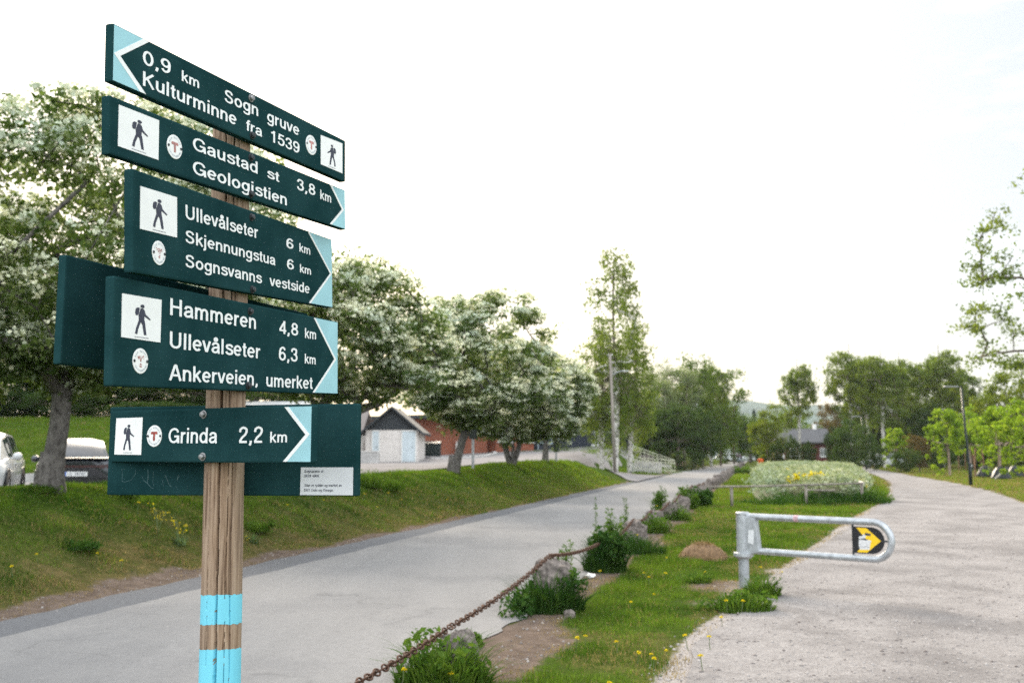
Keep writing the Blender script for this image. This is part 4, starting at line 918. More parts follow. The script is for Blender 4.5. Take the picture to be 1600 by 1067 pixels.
def glyphs(st, off=0, w=.066, k=.727):
    """flat lettering: every stroke a strip of quads, each a hair above the last so that crossings stay clean."""
    if st in _G: return _G[st]
    vs, fs, x, lay = [], [], 0, 0
    for ch_ in st:
        if ch_ == ' ': x += .30; continue
        ad_, strokes = PEN[ch_]
        for q, st__ in enumerate(strokes):
            P = [np.array(p, float) for p in st__]; cl = len(P) > 6 and np.linalg.norm(P[0] - P[-1]) < 1e-6; n = len(P); n0 = len(vs)
            for i, p in enumerate(P):
                a = P[i - 1] if i else (P[-2] if cl else None); b = P[i + 1] if i < n - 1 else (P[1] if cl else None)
                t1 = (p - a) / np.linalg.norm(p - a) if a is not None else None; t2 = (b - p) / np.linalg.norm(b - p) if b is not None else None
                if t1 is None: tg, mi = t2, 1
                elif t2 is None: tg, mi = t1, 1
                else: tg = t1 + t2; tg = tg / (np.linalg.norm(tg) + 1e-9); mi = min(1.6, 1 / max(.3, float(tg @ t1)))
                nn = np.array([-tg[1], tg[0]]) * w * mi
                for sg in (1, -1): vs.append(((x + p[0] + sg * nn[0]) * k, (p[1] + sg * nn[1]) * k, q))
            fs += [(n0 + 2 * i, n0 + 2 * i + 1, n0 + 2 * i + 3, n0 + 2 * i + 2) for i in range(n - 1)]
        x += ad_ + .045
    xs = [v[0] for v in vs]; _G[st] = (vs, fs, (min(xs), max(xs))); return _G[st]
Z = lambda ox, oy: (lambda x, y: (ox + x / 3.3333, oy + y / 3.3333))
za, zb_, zc_ = Z(90, 20), Z(90, 330), Z(90, 600)

HIKER = {'head': ([(.50 + .055 * math.cos(a), .775 + .042 * math.sin(a)) for a in np.linspace(0, 2 * math.pi, 14, endpoint=False)]),
         'pack': [(.33, .70), (.37, .735), (.435, .73), (.40, .56), (.34, .55), (.315, .60)],
         'torso': [(.455, .725), (.52, .725), (.56, .68), (.585, .60), (.72, .50), (.70, .475), (.555, .55), (.555, .47), (.575, .40), (.62, .12), (.555, .12), (.505, .36), (.465, .40), (.405, .235), (.385, .115), (.325, .13), (.355, .27), (.415, .45), (.405, .56)]}
def pictogram(B, c4, flip=False, parent_name='pictogram'):
    """white plate with a walking figure; c4: tl, tr, br, bl in pixels."""
    P = [B.at(*p) for p in c4]
    pl = B.poly(parent_name, [tuple(p) for p in P], M_SIGNWHITE, -.001, .0015, px=False)
    bil = lambda a, b: (P[3] * (1 - a) + P[2] * a) * (1 - b) + (P[0] * (1 - a) + P[1] * a) * b
    m = MB()
    for k, pts in HIKER.items():
        q = [tuple(bil(1 - a if flip else a, b)) for a, b in pts]
        area = sum(q[i][0] * q[(i + 1) % len(q)][1] - q[(i + 1) % len(q)][0] * q[i][1] for i in range(len(q)))
        if area < 0: q = q[::-1]
        n = len(q); m.add([(u, -.0021, v) for u, v in q], [tuple(range(n))])
    for k in range(26):
        a = .32 + .36 * k / 26; q = [tuple(bil(*p)) for p in ((a, .045), (a + .008, .045), (a + .008, .062), (a, .062))]
        m.add([(u, -.0021, v) for u, v in q], [(0, 1, 2, 3)])
    o = m.build('walking_figure', M_INK, B.o, tri=True); return pl
def emblem(B, c, rx, ry, fade=0, sc=1 / 3.3333):
    """round white disc with a red T and a ring of small letters."""
    C0 = B.at(*c); r = abs((B.at(c[0], c[1] + ry * sc) - B.at(c[0], c[1] - ry * sc)).y) / 2
    MB().lathe([(r, -.001), (r, .0012), (r * .97, .0017), (.001, .0017)], 40, (0, 0, 0), Matrix.Rotation(R(90), 3, 'X')).build('emblem', M_SIGNWHITE, B.o).location = (C0.x, 0, C0.y)
    fr = lambda u, v: (C0.x + u * r, -.0022, C0.y + v * r)
    m = MB()
    rsx = random.Random(int(c[0])); bar = [(-.42, .16), (.42, .16), (.46, .30), (.38, .40), (-.38, .40), (-.46, .30)]; st = [(-.10, -.46), (.10, -.46), (.14, -.3), (.13, .16), (-.13, .16), (-.14, -.3)]
    if fade < 2:
        for pts in (bar, st): m.add([fr(*p) for p in pts], [tuple(range(len(pts)))])
    else:      # worn: only flakes of the letter are left
        for _ in range(46):
            u, v = (rsx.uniform(-.42, .42), rsx.uniform(.16, .4)) if rsx.random() < .55 else (rsx.uniform(-.13, .13), rsx.uniform(-.46, .16)); e = rsx.uniform(.03, .08)
            m.add([fr(u - e, v - e * .7), fr(u + e, v - e * .5), fr(u + e * .6, v + e * .7), fr(u - e * .7, v + e * .5)], [(0, 1, 2, 3)])
    m.build('emblem_letter', [M_REDINK, M_FADED, M_FADED][fade], B.o, tri=True)
    V, Fs = [], []
    for word, a0, a1, up in (('DEN NORSKE', R(152), R(28), 1), ('TURISTFORENING', R(207), R(333), -1)):
        for i, chh in enumerate(word):
            if chh == ' ': continue
            a = a0 + (a1 - a0) * i / (len(word) - 1); vs, fs, (x0, x1) = glyphs(chh, .0); n0 = len(V); s_ = .21 * r
            ca, sa = math.cos(a), math.sin(a); rr = (.70 if up > 0 else .85) * r
            tx, ty = (sa, -ca) if up > 0 else (-sa, ca); nx_, ny_ = (ca, sa) if up > 0 else (-ca, -sa)
            for q in vs:
                gx_, gy_ = (q[0] - (x0 + x1) / 2) * s_, q[1] * s_; V.append((C0.x + ca * rr + tx * gx_ + nx_ * gy_, -.0023 - .00005 * q[2], C0.y + sa * rr + ty * gx_ + ny_ * gy_))
            Fs += [tuple(i_ + n0 for i_ in f) for f in fs]
    me = bpy.data.meshes.new('emblem_lettering'); me.from_pydata(V, [], Fs); me.materials.append(M_GREYINK); o = bpy.data.objects.new('emblem_lettering', me); COL.objects.link(o); o.parent = B.o
    for sg in (-1, 1):
        MB().lathe([(.0042, 0), (.004, .002), (.001, .0032)], 10, (0, 0, 0), Matrix.Rotation(R(90), 3, 'X')).build('screw', M_DBOLT, B.o, smooth=True).location = (C0.x + sg * r * .82, -.0015, C0.y)
def bolt(B, p, mat):
    C0 = B.at(*p)
    MB().lathe([(.0135, -.001), (.0135, .0025), (.012, .003), (.0095, .003), (.0095, .009), (.008, .0115), (.001, .0125)], 12, (0, 0, 0), Matrix.Rotation(R(90), 3, 'X')).build('bolt', mat, B.o).location = (C0.x, 0, C0.y)
def tip(B, a, t_, b, right=True, lw=.012):
    """pale blue end of the board behind a white chevron through a, t_, b (pixels)."""
    A, T, C_ = B.at(*a), B.at(*t_), B.at(*b); e = B.w / 2 - .005 if right else -B.w / 2 + .005; hh = B.h / 2 - .004
    A.y = hh; C_.y = -hh
    pts = [(A.x, hh), (e, hh), (e, -hh), (C_.x, -hh), tuple(T)]
    B.poly('arrow_end', pts, M_BLUEBOARD, -.001, .0008, px=False)
    sg = 1 if right else -1
    q = [(A.x - sg * lw, hh), (A.x + sg * lw * .35, hh), (T.x + sg * lw * .35, T.y), (C_.x + sg * lw * .35, -hh), (C_.x - sg * lw, -hh), (T.x - sg * lw, T.y)]
    B.poly('arrow_chevron', q, M_LETTER, -.001, .0014, px=False)

B1 = Board('S1', 'topmost board, pointing back left, to the old mine')
tip(B1, za(452, 138), za(300, 215), za(436, 412), False, .018)
B1.text([('0,9', za(443, 268), za(588, 325), za(445, 193)), ('km', za(645, 355), za(735, 396), za(648, 300)),
         ('Sogn', za(868, 463), za(1043, 541), za(870, 398)), ('gruve', za(1090, 566), za(1257, 643), za(1092, 506)),
         ('Kulturminne', za(443, 380), za(930, 589), za(445, 305)), ('fra', za(980, 611), za(1063, 649), za(982, 555)), ('1539', za(1110, 671), za(1258, 736), za(1112, 612))])
emblem(B1, za(1320, 690), 33, 50, 1); pictogram(B1, [za(1370, 638), za(1482, 682), za(1482, 838), za(1370, 790)], True)
bolt(B1, za(1006, 447), M_BOLT); bolt(B1, za(1012, 640), M_DBOLT)
B2 = Board('S2', 'second board from the top, pointing ahead right')
tip(B2, za(1425, 905), za(1487, 1028), zb_(1425, 80))
B2.text([('Gaustad', za(703, 713), za(1040, 840), za(705, 645)), ('st', za(1090, 858), za(1153, 884), za(1092, 806)), ('Geologistien', za(703, 837), za(1192, 1005), za(705, 768)),
         ('3,8', za(1245, 920), za(1341, 955), za(1247, 862)), ('km', za(1367, 970), za(1423, 991), za(1369, 922))])
emblem(B2, za(608, 700), 55, 62, 1); pictogram(B2, [za(318, 480), za(527, 562), za(523, 768), za(313, 695)])
bolt(B2, za(1005, 755), M_DBOLT); bolt(B2, za(1005, 945), M_DBOLT)
B3 = Board('S3', 'third board from the top with three lines, pointing ahead right')
tip(B3, zb_(1308, 113), zb_(1424, 327), zb_(1315, 489))
B3.text([('Ullevålseter', zb_(665, 40), zb_(1042, 143), zb_(667, -33)), ('Skjennungstua', zb_(664, 163), zb_(1132, 283), zb_(667, 98)), ('Sognsvanns', zb_(664, 290), zb_(1063, 378), zb_(667, 224)), ('vestside', zb_(1102, 388), zb_(1311, 430), zb_(1104, 332)),
         ('6', zb_(1190, 190), zb_(1227, 200), zb_(1192, 138)), ('km', zb_(1258, 210), zb_(1314, 228), zb_(1260, 166)), ('6', zb_(1193, 298), zb_(1229, 308), zb_(1195, 246)), ('km', zb_(1261, 318), zb_(1318, 332), zb_(1263, 276))])
emblem(B3, zb_(526, 218), 54, 63, 2); pictogram(B3, [za(430, 903), za(620, 962), zb_(620, 138), zb_(428, 92)])
bolt(B3, zb_(1008, 32), M_DBOLT); bolt(B3, zb_(1012, 408), M_DBOLT)
B4 = Board('S4', 'largest board, fourth from the top with three lines, pointing ahead right')
tip(B4, zb_(1340, 566), zb_(1447, 772), zb_(1335, 952))
B4.text([('Hammeren', zb_(584, 540), zb_(1031, 614), zb_(586, 452)), ('Ullevålseter', zb_(582, 712), zb_(1053, 768), zb_(584, 625)), ('Ankerveien,', zb_(578, 880), zb_(1040, 908), zb_(580, 796)), ('umerket', zb_(1085, 913), zb_(1327, 926), zb_(1087, 843)),
         ('4,8', zb_(1152, 635), zb_(1251, 650), zb_(1154, 568)), ('km', zb_(1287, 660), zb_(1344, 668), zb_(1289, 608)), ('6,3', zb_(1151, 776), zb_(1248, 785), zb_(1153, 703)), ('km', zb_(1286, 792), zb_(1342, 798), zb_(1288, 742))])
emblem(B4, zb_(430, 780), 58, 66, 2); pictogram(B4, [zb_(335, 428), zb_(540, 462), zb_(533, 684), zb_(330, 655)])
bolt(B4, zb_(1000, 522), M_DBOLT); bolt(B4, zb_(990, 908), M_DBOLT)
B5 = Board('S5', 'short front board in the lower pair, pointing right')
tip(B5, zc_(1199, 115), zc_(1308, 262), zc_(1190, 408))
B5.text([('Grinda', zc_(578, 307), zc_(831, 308), zc_(580, 228)), ('2,2', zc_(945, 307), zc_(1069, 306), zc_(947, 221)), ('km', zc_(1108, 304), zc_(1196, 303), zc_(1110, 247))])
emblem(B5, zc_(505, 270), 42, 56, 0); pictogram(B5, [zc_(308, 178), zc_(445, 173), zc_(436, 368), zc_(297, 366)])
bolt(B5, zc_(762, 158), M_BOLT); bolt(B5, zc_(757, 378), M_BOLT)
B6 = Board('S6', 'lower board on the far side of the post, its back turned, with a white notice')
st_ = B6.poly('notice_sticker', [zc_(1268, 433), zc_(1540, 433), zc_(1538, 578), zc_(1263, 577)], simple('notice_grey', (.62, .63, .66), .5, var=.06), -.001, .0012)
B6.text([('Sognsvann st', zc_(1286, 460), zc_(1385, 460), zc_(1286, 446)), ('9678 4906', zc_(1286, 484), zc_(1362, 484), zc_(1286, 471)), ('Stier er ryddet og merket av', zc_(1286, 533), zc_(1481, 533), zc_(1286, 519), .727, 0), ('DNT Oslo og Omegn', zc_(1285, 558), zc_(1435, 558), zc_(1285, 545), .727, 0)], 'notice_lettering', M_INK, .0018)
m = MB(); rsx = random.Random(4)
for line in ([(335, 440), (338, 475), (336, 505), (350, 510), (385, 498), (404, 470), (407, 445)], [(470, 445), (472, 480), (467, 515), (448, 500), (440, 478)], [(467, 515), (490, 540), (500, 542)], [(500, 455), (496, 500), (500, 530)], [(545, 500), (553, 530)], [(560, 470), (580, 520), (592, 535)], [(630, 470), (622, 500), (634, 478)], [(618, 533), (622, 540)]):
    for p, q_ in zip(line[:-1], line[1:]):
        a, b = B6.at(*zc_(*p)), B6.at(*zc_(*q_)); d_ = (b - a).normalized(); nn = Vector((-d_.y, d_.x)) * .0006 * rsx.uniform(.5, 1.2)
        m.add([(w_.x, -.0004, w_.y) for w_ in (a - nn, b - nn, b + nn, a + nn)], [(0, 1, 2, 3)])
m.build('scratched_graffiti', simple('pale_scratch', (.10, .17, .18), .7, var=.3, scale=60), B6.o)
B7 = Board('S7', 'upper board on the far side of the post, its dark back turned')

# ------------------------------------------------------------------ swing barrier
M_GALV = simple('galvanised_steel', (.40, .42, .44), .42, .55, var=.22, scale=14)
M_GALV2 = simple('dull_galvanised_pipe', (.34, .36, .38), .5, .5, var=.3, scale=9)
g0 = ground(1163, 917); BX, BY = g0[0], g0[1]; yawb = math.atan2(11.17 - 12.3, 4.03 - 2.98) 
ba = empty('swing_barrier', (BX, BY, 0), 'galvanised swing barrier with a yellow arrow plate on a short post by the gravel path', 'barrier', rz=-.72)
k1 = BY / 1566
def bz(y): return zat(y, BY)
MB().tube([(0, 0, -.3), (0, 0, bz(868))], .064, 24).build('post', M_GALV2, ba, smooth=True, autosmooth=R(40))
sl = MB().lathe([(.085, bz(872)), (.122, bz(868)), (.122, bz(863)), (.080, bz(862)), (.080, bz(804)), (.086, bz(803)), (.086, bz(800.5)), (.075, bz(799.5)), (.001, bz(799))], 28).build('sleeve', M_GALV, ba, smooth=True, autosmooth=R(35))
for zf in (812, 826, 840, 855): MB().lathe([(.012, 0), (.012, .008), (.004, .010)], 8, (0, 0, 0), Matrix.Rotation(R(-90), 3, 'Y')).build('bolt', M_DBOLT, sl).location = (-.079, -.02, bz(zf))
zt, zl_ = .868, .452; ln_ = 1.64; rr_ = (zt - zl_) / 2
wbm = MB().prism([(.06, bz(866)), (.235, bz(862) + .01), (.19, bz(808)), (.06, bz(806))], lambda u, v, d: (u, -d, v), -.045, .045).build('web_plate', M_GALV, ba, bevel=.008)
P = [(.07, 0, zt), (ln_, 0, zt)] + [(ln_ + rr_ * math.sin(a), 0, (zt + zl_) / 2 + rr_ * math.cos(a)) for a in np.linspace(.15, math.pi - .15, 15)] + [(ln_, 0, zl_), (.1, 0, zl_)]
MB().tube(P, .040, 16).build('bar', M_GALV, ba, smooth=True, autosmooth=R(50))
zm = (zt + zl_) / 2; hr = rr_ - .058
ap = [(ln_ - .245, zm - hr), (ln_ - .02, zm - hr)] + [(ln_ - .02 + hr * math.cos(a), zm + hr * math.sin(a)) for a in np.linspace(-math.pi / 2 + .1, math.pi / 2 - .1, 15)] + [(ln_ - .02, zm + hr), (ln_ - .245, zm + hr)]
fb = lambda u, v, d: (u, -d, v)
M_YEL = simple('yellow_reflective', (.80, .52, .02), .45, var=.06, scale=20); M_BLK = simple('sign_black', (.018, .018, .02), .45, var=.3, scale=20)
pl_ = MB().prism(ap, fb, -.004, .004).build('arrow_plate', M_BLK, ba, tri=True)
x0_ = ln_ - .245
MB().prism([(x0_ + .055, zm - hr + .012), (x0_ + .17, zm - hr + .012), (x0_ + .335, zm), (x0_ + .17, zm + hr - .012), (x0_ + .055, zm + hr - .012), (x0_ + .175, zm)], fb, .003, .0052).build('arrow', M_YEL, pl_, tri=True)
m = MB()
for q in ([(.075, -.075), (.20, -.08), (.225, .0), (.15, .012), (.08, .0)], [(.08, .01), (.15, .015), (.165, .05), (.135, .07), (.12, .045), (.085, .04)], [(.09, -.11), (.20, -.105), (.21, -.07), (.08, -.072)]):
    m.prism([(x0_ + u, zm + v) for u, v in q], fb, .0045, .0062)
m.build('torn_sticker', simple('torn_paper', (.60, .60, .60), .8, var=.15, scale=40), pl_, tri=True)
m = MB(); [m.prism([(x0_ + u, zm + v) for u, v in q], fb, .0058, .0072) for q in ([(.085, .008), (.16, .0), (.19, .01), (.13, .022)], [(.15, .055), (.215, .05), (.225, .075), (.16, .085)])]
m.build('torn_sticker', M_INK, pl_, tri=True)
for u, v in ((.012, hr - .012), (.012, -hr + .012)): MB().box((x0_ + u, -.008, zm + v + math.copysign(.03, v)), (.022, .012, .075)).build('clip', M_DBOLT, pl_)
MB().box((x0_ + .245 + hr - .02, -.008, zm), (.07, .012, .02)).build('clip', M_DBOLT, pl_)
MB().prism([(.09, bz(846)), (.165, bz(849)), (.175, bz(826)), (.10, bz(827))], fb, .0455, .0465).build('old_sticker', simple('worn_sticker', (.62, .63, .64), .6, var=.12, scale=30), wbm)
MB().lathe([(.0412, -.03), (.0412, .03)], 16, (.72, 0, zt), Matrix.Rotation(R(90), 3, 'Y')).build('pink_sticker', simple('pink_label', (.50, .33, .35), .6, var=.3, scale=40), ba)

# ------------------------------------------------------------------ boundary stones and chain
M_STONE = simple('rough_granite', (.15, .128, .115), .95, var=.65, scale=16, bump=1)
def stone_mesh(seed, sx, sy, sz, name='boundary_stone'):
    bm = bmesh.new(); bmesh.ops.create_icosphere(bm, subdivisions=4, radius=1); rs = np.random.RandomState(seed); off = rs.rand(3) * 50
    for v in bm.verts:
        c = v.co; p = 4.2; q = (abs(c.x) ** p + abs(c.y) ** p + abs(c.z) ** p) ** (-1 / p)
        n = 1 + .26 * (float(fbm(np.array([c.x * 1.7 + off[0] + c.z]), np.array([c.y * 1.7 + off[1] - c.z * .7]), seed)[0]) - .5) * 2
        n += .10 * (float(vnoise(np.array([c.x * 11 + c.z * 7]), np.array([c.y * 11 - c.z * 5]), seed + 5)[0]) - .5) + .22 * (float(vnoise(np.array([c.x * 5 + c.z * 3 + off[2]]), np.array([c.y * 5]), seed)[0]) - .5)
        v.co = Vector((c.x * q * sx * n, c.y * q * sy * n, c.z * q * sz * n))
    me = bpy.data.meshes.new(name); bm.to_mesh(me); bm.free(); me.materials.append(M_STONE); return me
STN = [stone_mesh(100 + k, .23, .19, .36) for k in range(5)]
SPOS = []; s0 = 10.75
s_list = [10.85, 14.7, 18.3, 21.9, 25.3]
for k in range(34): s_list.append(s_list[-1] + 3.15 + .35 * math.sin(k * 2.1))
SL = ['large boundary stone at the near end of the chain, grass at its foot', 'boundary stone buried in a dark green weed clump', 'broken topped grey boundary stone, third along the chain', 'boundary stone with a jagged top, fourth along the chain', 'tilted reddish boundary stone, fifth along the chain']
STONES = []
for k, s in enumerate(s_list):
    u = UR + .13 + .05 * math.sin(k * 1.7); x, y = xy(u, s); o = bpy.data.objects.new('boundary_stone', STN[k % 5]); COL.objects.link(o)
    sc_ = [1.0, .8, .88, .82, .85][k] if k < 5 else .85 + .3 * ((k * 37) % 10) / 10
    o.scale = (sc_, sc_ * 1.1, sc_ * (1.0 if k < 5 else .9)); o.location = (x, y, .10); o.rotation_euler = (R(6 * math.sin(k * 3)), R(7 * math.cos(k * 2)), k * 1.9)
    tag(o, SL[k] if k < 5 else 'small rough stone of the far row edging the road beyond the chain', 'stone', 'boundary stones along the road'); STONES.append((x, y, sc_))
M_RUST = simple('rusty_iron', (.085, .045, .03), .85, .3, var=.5, scale=40, bump=.4)
u_, s_ = UR + .30, 7.0; px_, py_ = xy(u_, s_)
PTS = [(*xy(UR + .16, 3.4), .46), (*xy(UR + .16, 7.1), .40)] + [(STONES[k][0] - .02, STONES[k][1], .48 * STONES[k][2] + (.06 if k == 0 else .02)) for k in range(10)]
o = bpy.data.objects.new('boundary_stone', STN[2]); COL.objects.link(o); o.location = (*xy(UR + .18, 7.25), .06); o.scale = (.6, .6, .7); tag(o, 'boundary stone hidden in the weed clump at the bottom frame edge', 'stone', 'boundary stones along the road')
LV, LF = None, None
def torus_link(n=12, k=6, a=.040, b=.022, r=.0068):
    vs, fs = [], []
    for i in range(n):
        t_ = 2 * math.pi * i / n; c = Vector((a * math.cos(t_), b * math.sin(t_), 0)); tg = Vector((-a * math.sin(t_), b * math.cos(t_), 0)).normalized(); nn = Vector((0, 0, 1)).cross(tg)
        vs += [c + (nn * math.cos(2 * math.pi * j / k) + Vector((0, 0, 1)) * math.sin(2 * math.pi * j / k)) * r for j in range(k)]
    fs = [(i * k + j, ((i + 1) % n) * k + j, ((i + 1) % n) * k + (j + 1) % k, i * k + (j + 1) % k) for i in range(n) for j in range(k)]
    return np.array([tuple(v) for v in vs]), np.array(fs)
LV, LF = torus_link(); VV, FF = [], []; nlink = 0
for (a, b), sag in zip(zip(PTS[:-1], PTS[1:]), (.05, .045, .06, .08, .09, .09, .09, .09, .09, .09, .09)):
    a, b = np.array(a), np.array(b); n = int(np.linalg.norm(b - a) * 1.03 / .066)
    c = [a + (b - a) * t_ - np.array([0, 0, 4 * sag * t_ * (1 - t_)]) for t_ in np.linspace(0, 1, n + 1)]
    for i in range(n):
        m_ = (c[i] + c[i + 1]) / 2; ex = c[i + 1] - c[i]; ex /= np.linalg.norm(ex); h_ = np.cross([0, 0, 1], ex); h_ /= np.linalg.norm(h_); w_ = np.cross(ex, h_)
        th = R(45) + (R(90) if i % 2 else 0) + .25 * math.sin(i * 1.3)
        e2 = h_ * math.cos(th) + w_ * math.sin(th); e3 = np.cross(ex, e2)
        VV.append(m_ + LV[:, :1] * ex + LV[:, 1:2] * e2 + LV[:, 2:] * e3); FF.append(LF + nlink * len(LV)); nlink += 1
o = np_mesh('rusty_chain', np.vstack(VV), np.vstack(FF), M_RUST, smooth=True); tag(o, 'rusty iron chain hung from stone to stone along the road', 'chain')
for k in range(5):
    x, y, sc_ = STONES[k]; m = MB(); m.tube([(0, 0, -.12), (0, 0, 0)] + [(.035 - .035 * math.cos(a), 0, .035 * math.sin(a) + .0) for a in np.linspace(.3, 4.2, 10)], .009, 7)
    o = m.build('iron_eyelet', M_RUST, smooth=True); o.location = (x - .02, y, .40 * sc_ + .08); o.rotation_euler = (0, 0, .8)
    tag(o, ['rusty eyelet on the large nearest boundary stone', 'rusty eyelet on the stone buried in weeds', 'rusty eyelet on the broken topped third stone', 'rusty eyelet on the jagged fourth stone', 'rusty eyelet on the tilted fifth stone'][k], 'eyelet', 'eyelets that carry the chain')
# ------------------------------------------------------------------ cars
def carpaint(name, c, rough=.22, metal=.3): return simple(name, c, rough, metal, .5, .05, 3, coat=.6)
M_TYRE = simple('tyre_rubber', (.012, .012, .012), .85); M_RIM = simple('alloy_rim', (.35, .36, .37), .3, .8); M_TRIM = simple('black_trim', (.012, .013, .014), .5)
M_LAMPR = simple('rear_lamp_red', (.035, .006, .007), .15, spec=.6); M_LAMPF = simple('headlamp_glass', (.55, .58, .60), .1, spec=.7); M_PLATE = simple('plate_white', (.75, .76, .76), .5); M_PBLUE = simple('plate_blue', (.02, .09, .35), .5)
def car(name, loc, rz, paint, label, group, coupe=True, detail=True, plate=None, s=1.0):
    r = empty(name, loc, label, 'car', group, rz)
    lo = [(0, .70, .46, .93), (.05, .86, .34, .99), (.35, .925, .26, 1.03), (1.2, .945, .23, 1.02), (2.2, .945, .23, 1.0), (3.1, .94, .23, .97), (3.8, .925, .25, .90), (4.3, .87, .30, .80), (4.52, .72, .42, .68)]
    sec = lambda w, zl, zb: [(.82 * w, zl), (.985 * w, zl + .10), (w, (zl + zb) / 2), (.985 * w, zb - .14), (.90 * w, zb), (.5 * w, zb + .035)]
    rings = []
    for y, w, zl, zb in lo:
        h = sec(w, zl, zb); rings.append([(x, y, z) for x, z in h] + [(-x, y, z) for x, z in h[::-1]])
    m = MB(); n = 12
    vs = [p for q in rings for p in q]
    m.add(vs, [(i * n + k, i * n + (k + 1) % n, (i + 1) * n + (k + 1) % n, (i + 1) * n + k) for i in range(len(rings) - 1) for k in range(n)] + [tuple(range(n)), tuple((len(rings) - 1) * n + k for k in range(n))])
    cb_ = [(.10, .80, .97, .76, 1.03), (.62, .83, .99, .66, 1.30), (1.25, .85, .99, .61, 1.53), (2.1, .85, .97, .61, 1.58), (2.75, .84, .95, .60, 1.49), (3.65, .82, .88, .74, .95)] if coupe else \
          [(.08, .80, .97, .72, 1.02), (.30, .83, .99, .64, 1.40), (.75, .85, .99, .61, 1.60), (2.0, .85, .97, .61, 1.64), (2.75, .84, .95, .60, 1.52), (3.65, .82, .88, .74, .95)]
    cr = [[(wb, y, zb - .05), (wt + (wb - wt) * .12, y, zb + (zt - zb) * .88), (wt * .55, y, zt), (-wt * .55, y, zt), (-wt - (-wt + wb) * .12, y, zb + (zt - zb) * .88), (-wb, y, zb - .05)] for y, wb, zb, wt, zt in cb_]
    vs = [p for q in cr for p in q]
    m.add(vs, [(i * 6 + k, i * 6 + k + 1, (i + 1) * 6 + k + 1, (i + 1) * 6 + k) for i in range(5) for k in range(5)] + [tuple(range(6)), tuple(30 + k for k in range(6))])
    body = m.build('body', paint, r, smooth=True, autosmooth=R(32), tri=True)
    def pane(nm, q, mat=M_GLASS, off=.008, sh=.9, par=r):
        q = [Vector(p) for p in q]; c = sum(q, Vector()) / len(q); nn = (q[1] - q[0]).cross(q[2] - q[0]).normalized(); ce = Vector((0, 2.2, .8))
        if nn.dot(c - ce) < 0: nn = -nn
        q = [c + (p - c) * sh for p in q]
        return MB().add([p - nn * .02 for p in q] + [p + nn * off for p in q], [tuple(range(len(q))), tuple(range(len(q), 2 * len(q)))] + [(k, (k + 1) % len(q), len(q) + (k + 1) % len(q), len(q) + k) for k in range(len(q))]).build(nm, mat, par, tri=True)
    pane('rear_window', [cr[0][1], cr[0][4], cr[1][4], cr[2][4], cr[2][1], cr[1][1]] if False else [cr[1][1], cr[1][4], cr[2][4], cr[2][1]], sh=.96)
    pane('rear_window', [cr[0][1], cr[0][4], cr[1][4], cr[1][1]], sh=.96) if coupe else None
    pane('windscreen', [cr[4][1], cr[4][4], cr[5][4], cr[5][1]], sh=.94)
    for k in ((0, 1), (5, 4)):
        pane('side_window', [cr[1][k[0]], cr[1][k[1]], cr[2][k[1]], cr[2][k[0]]], sh=.8); pane('side_window', [cr[2][k[0]], cr[2][k[1]], cr[3][k[1]], cr[3][k[0]]], sh=.86); pane('side_window', [cr[3][k[0]], cr[3][k[1]], cr[4][k[1]], cr[4][k[0]]], sh=.86)
    for sx in (-1, 1):
        for y in (.82, 3.68):
            MR = Matrix.Rotation(R(90) * sx, 3, 'Y')
            MB().lathe([(.30, -.01), (.395, -.005), (.395, .022), (.375, .024), (.37, .006), (.30, .004)], 24, (sx * .93, y, .36), MR).build('wheel_arch', M_TRIM, r)
            w_ = MB().lathe([(.2, -.2), (.33, -.19), (.35, -.14), (.35, 0), (.33, .022), (.245, .03), (.235, .0)], 24, (sx * .925, y, .35), MR).build('wheel', M_TYRE, r, smooth=True, autosmooth=R(40))
            sp = MB().lathe([(.24, -.01), (.24, .02), (.215, .022), (.205, 0)], 24, (sx * .925, y, .35), MR); sp.lathe([(.05, .0), (.05, .03), (.001, .032)], 10, (sx * .925, y, .35), MR)
            for a in range(5):
                A_ = Matrix.Rotation(R(72 * a), 3, 'X'); sp.box(Vector((sx * .935, y, .35)) + A_ @ Vector((0, 0, .125)), (.02, .05, .19), M=A_)
            sp.build('rim', M_RIM, w_)
    m = MB(); m.box((0, .0, .48), (1.36, .10, .26)); m.box((0, 2.25, .27), (1.70, 3.9, .12)); m.build('black_lower_trim', M_TRIM, r, bevel=.03)
    MB().box((0, 4.50, .46), (1.25, .08, .22)).build('front_grille', M_TRIM, r, bevel=.02)
    for sx in (-1, 1):
        pane('rear_light', [(sx * .88, .05, .90), (sx * .52, .0, .88), (sx * .52, .0, .79), (sx * .88, .05, .80)], M_LAMPR, .02, 1)
        pane('headlight', [(sx * .80, 4.33, .74), (sx * .52, 4.50, .68), (sx * .52, 4.52, .60), (sx * .82, 4.34, .64)], M_LAMPF, .02, 1)
        mm = MB(); mm.lathe([(.03, -.1), (.085, -.06), (.095, .02), (.07, .08), (.02, .1)], 10, (sx * 1.02, 2.95, 1.02), Matrix.Rotation(R(90), 3, 'Y') @ Matrix.Diagonal((1, .8, 1))); mm.box((sx * .92, 2.95, .98), (.12, .05, .04)); mm.build('side_mirror', paint, r, smooth=True)
        mm = MB(); mm.box((sx * .935, 1.35, .86), (.03, .18, .03)); mm.box((sx * .94, 2.35, .86), (.03, .18, .03)); mm.build('door_handle', paint, r)
    if detail:
        MB().prism([(.0, 1.02), (.34, 1.055), (.34, 1.085), (-.10, 1.05)], lambda u, v, d: (d, u, v), -.80, .80).build('rear_spoiler', M_TRIM, r, bevel=.01)
        MB().box((0, -.012, .845), (1.04, .04, .05)).build('rear_light_bar', M_LAMPR, r)
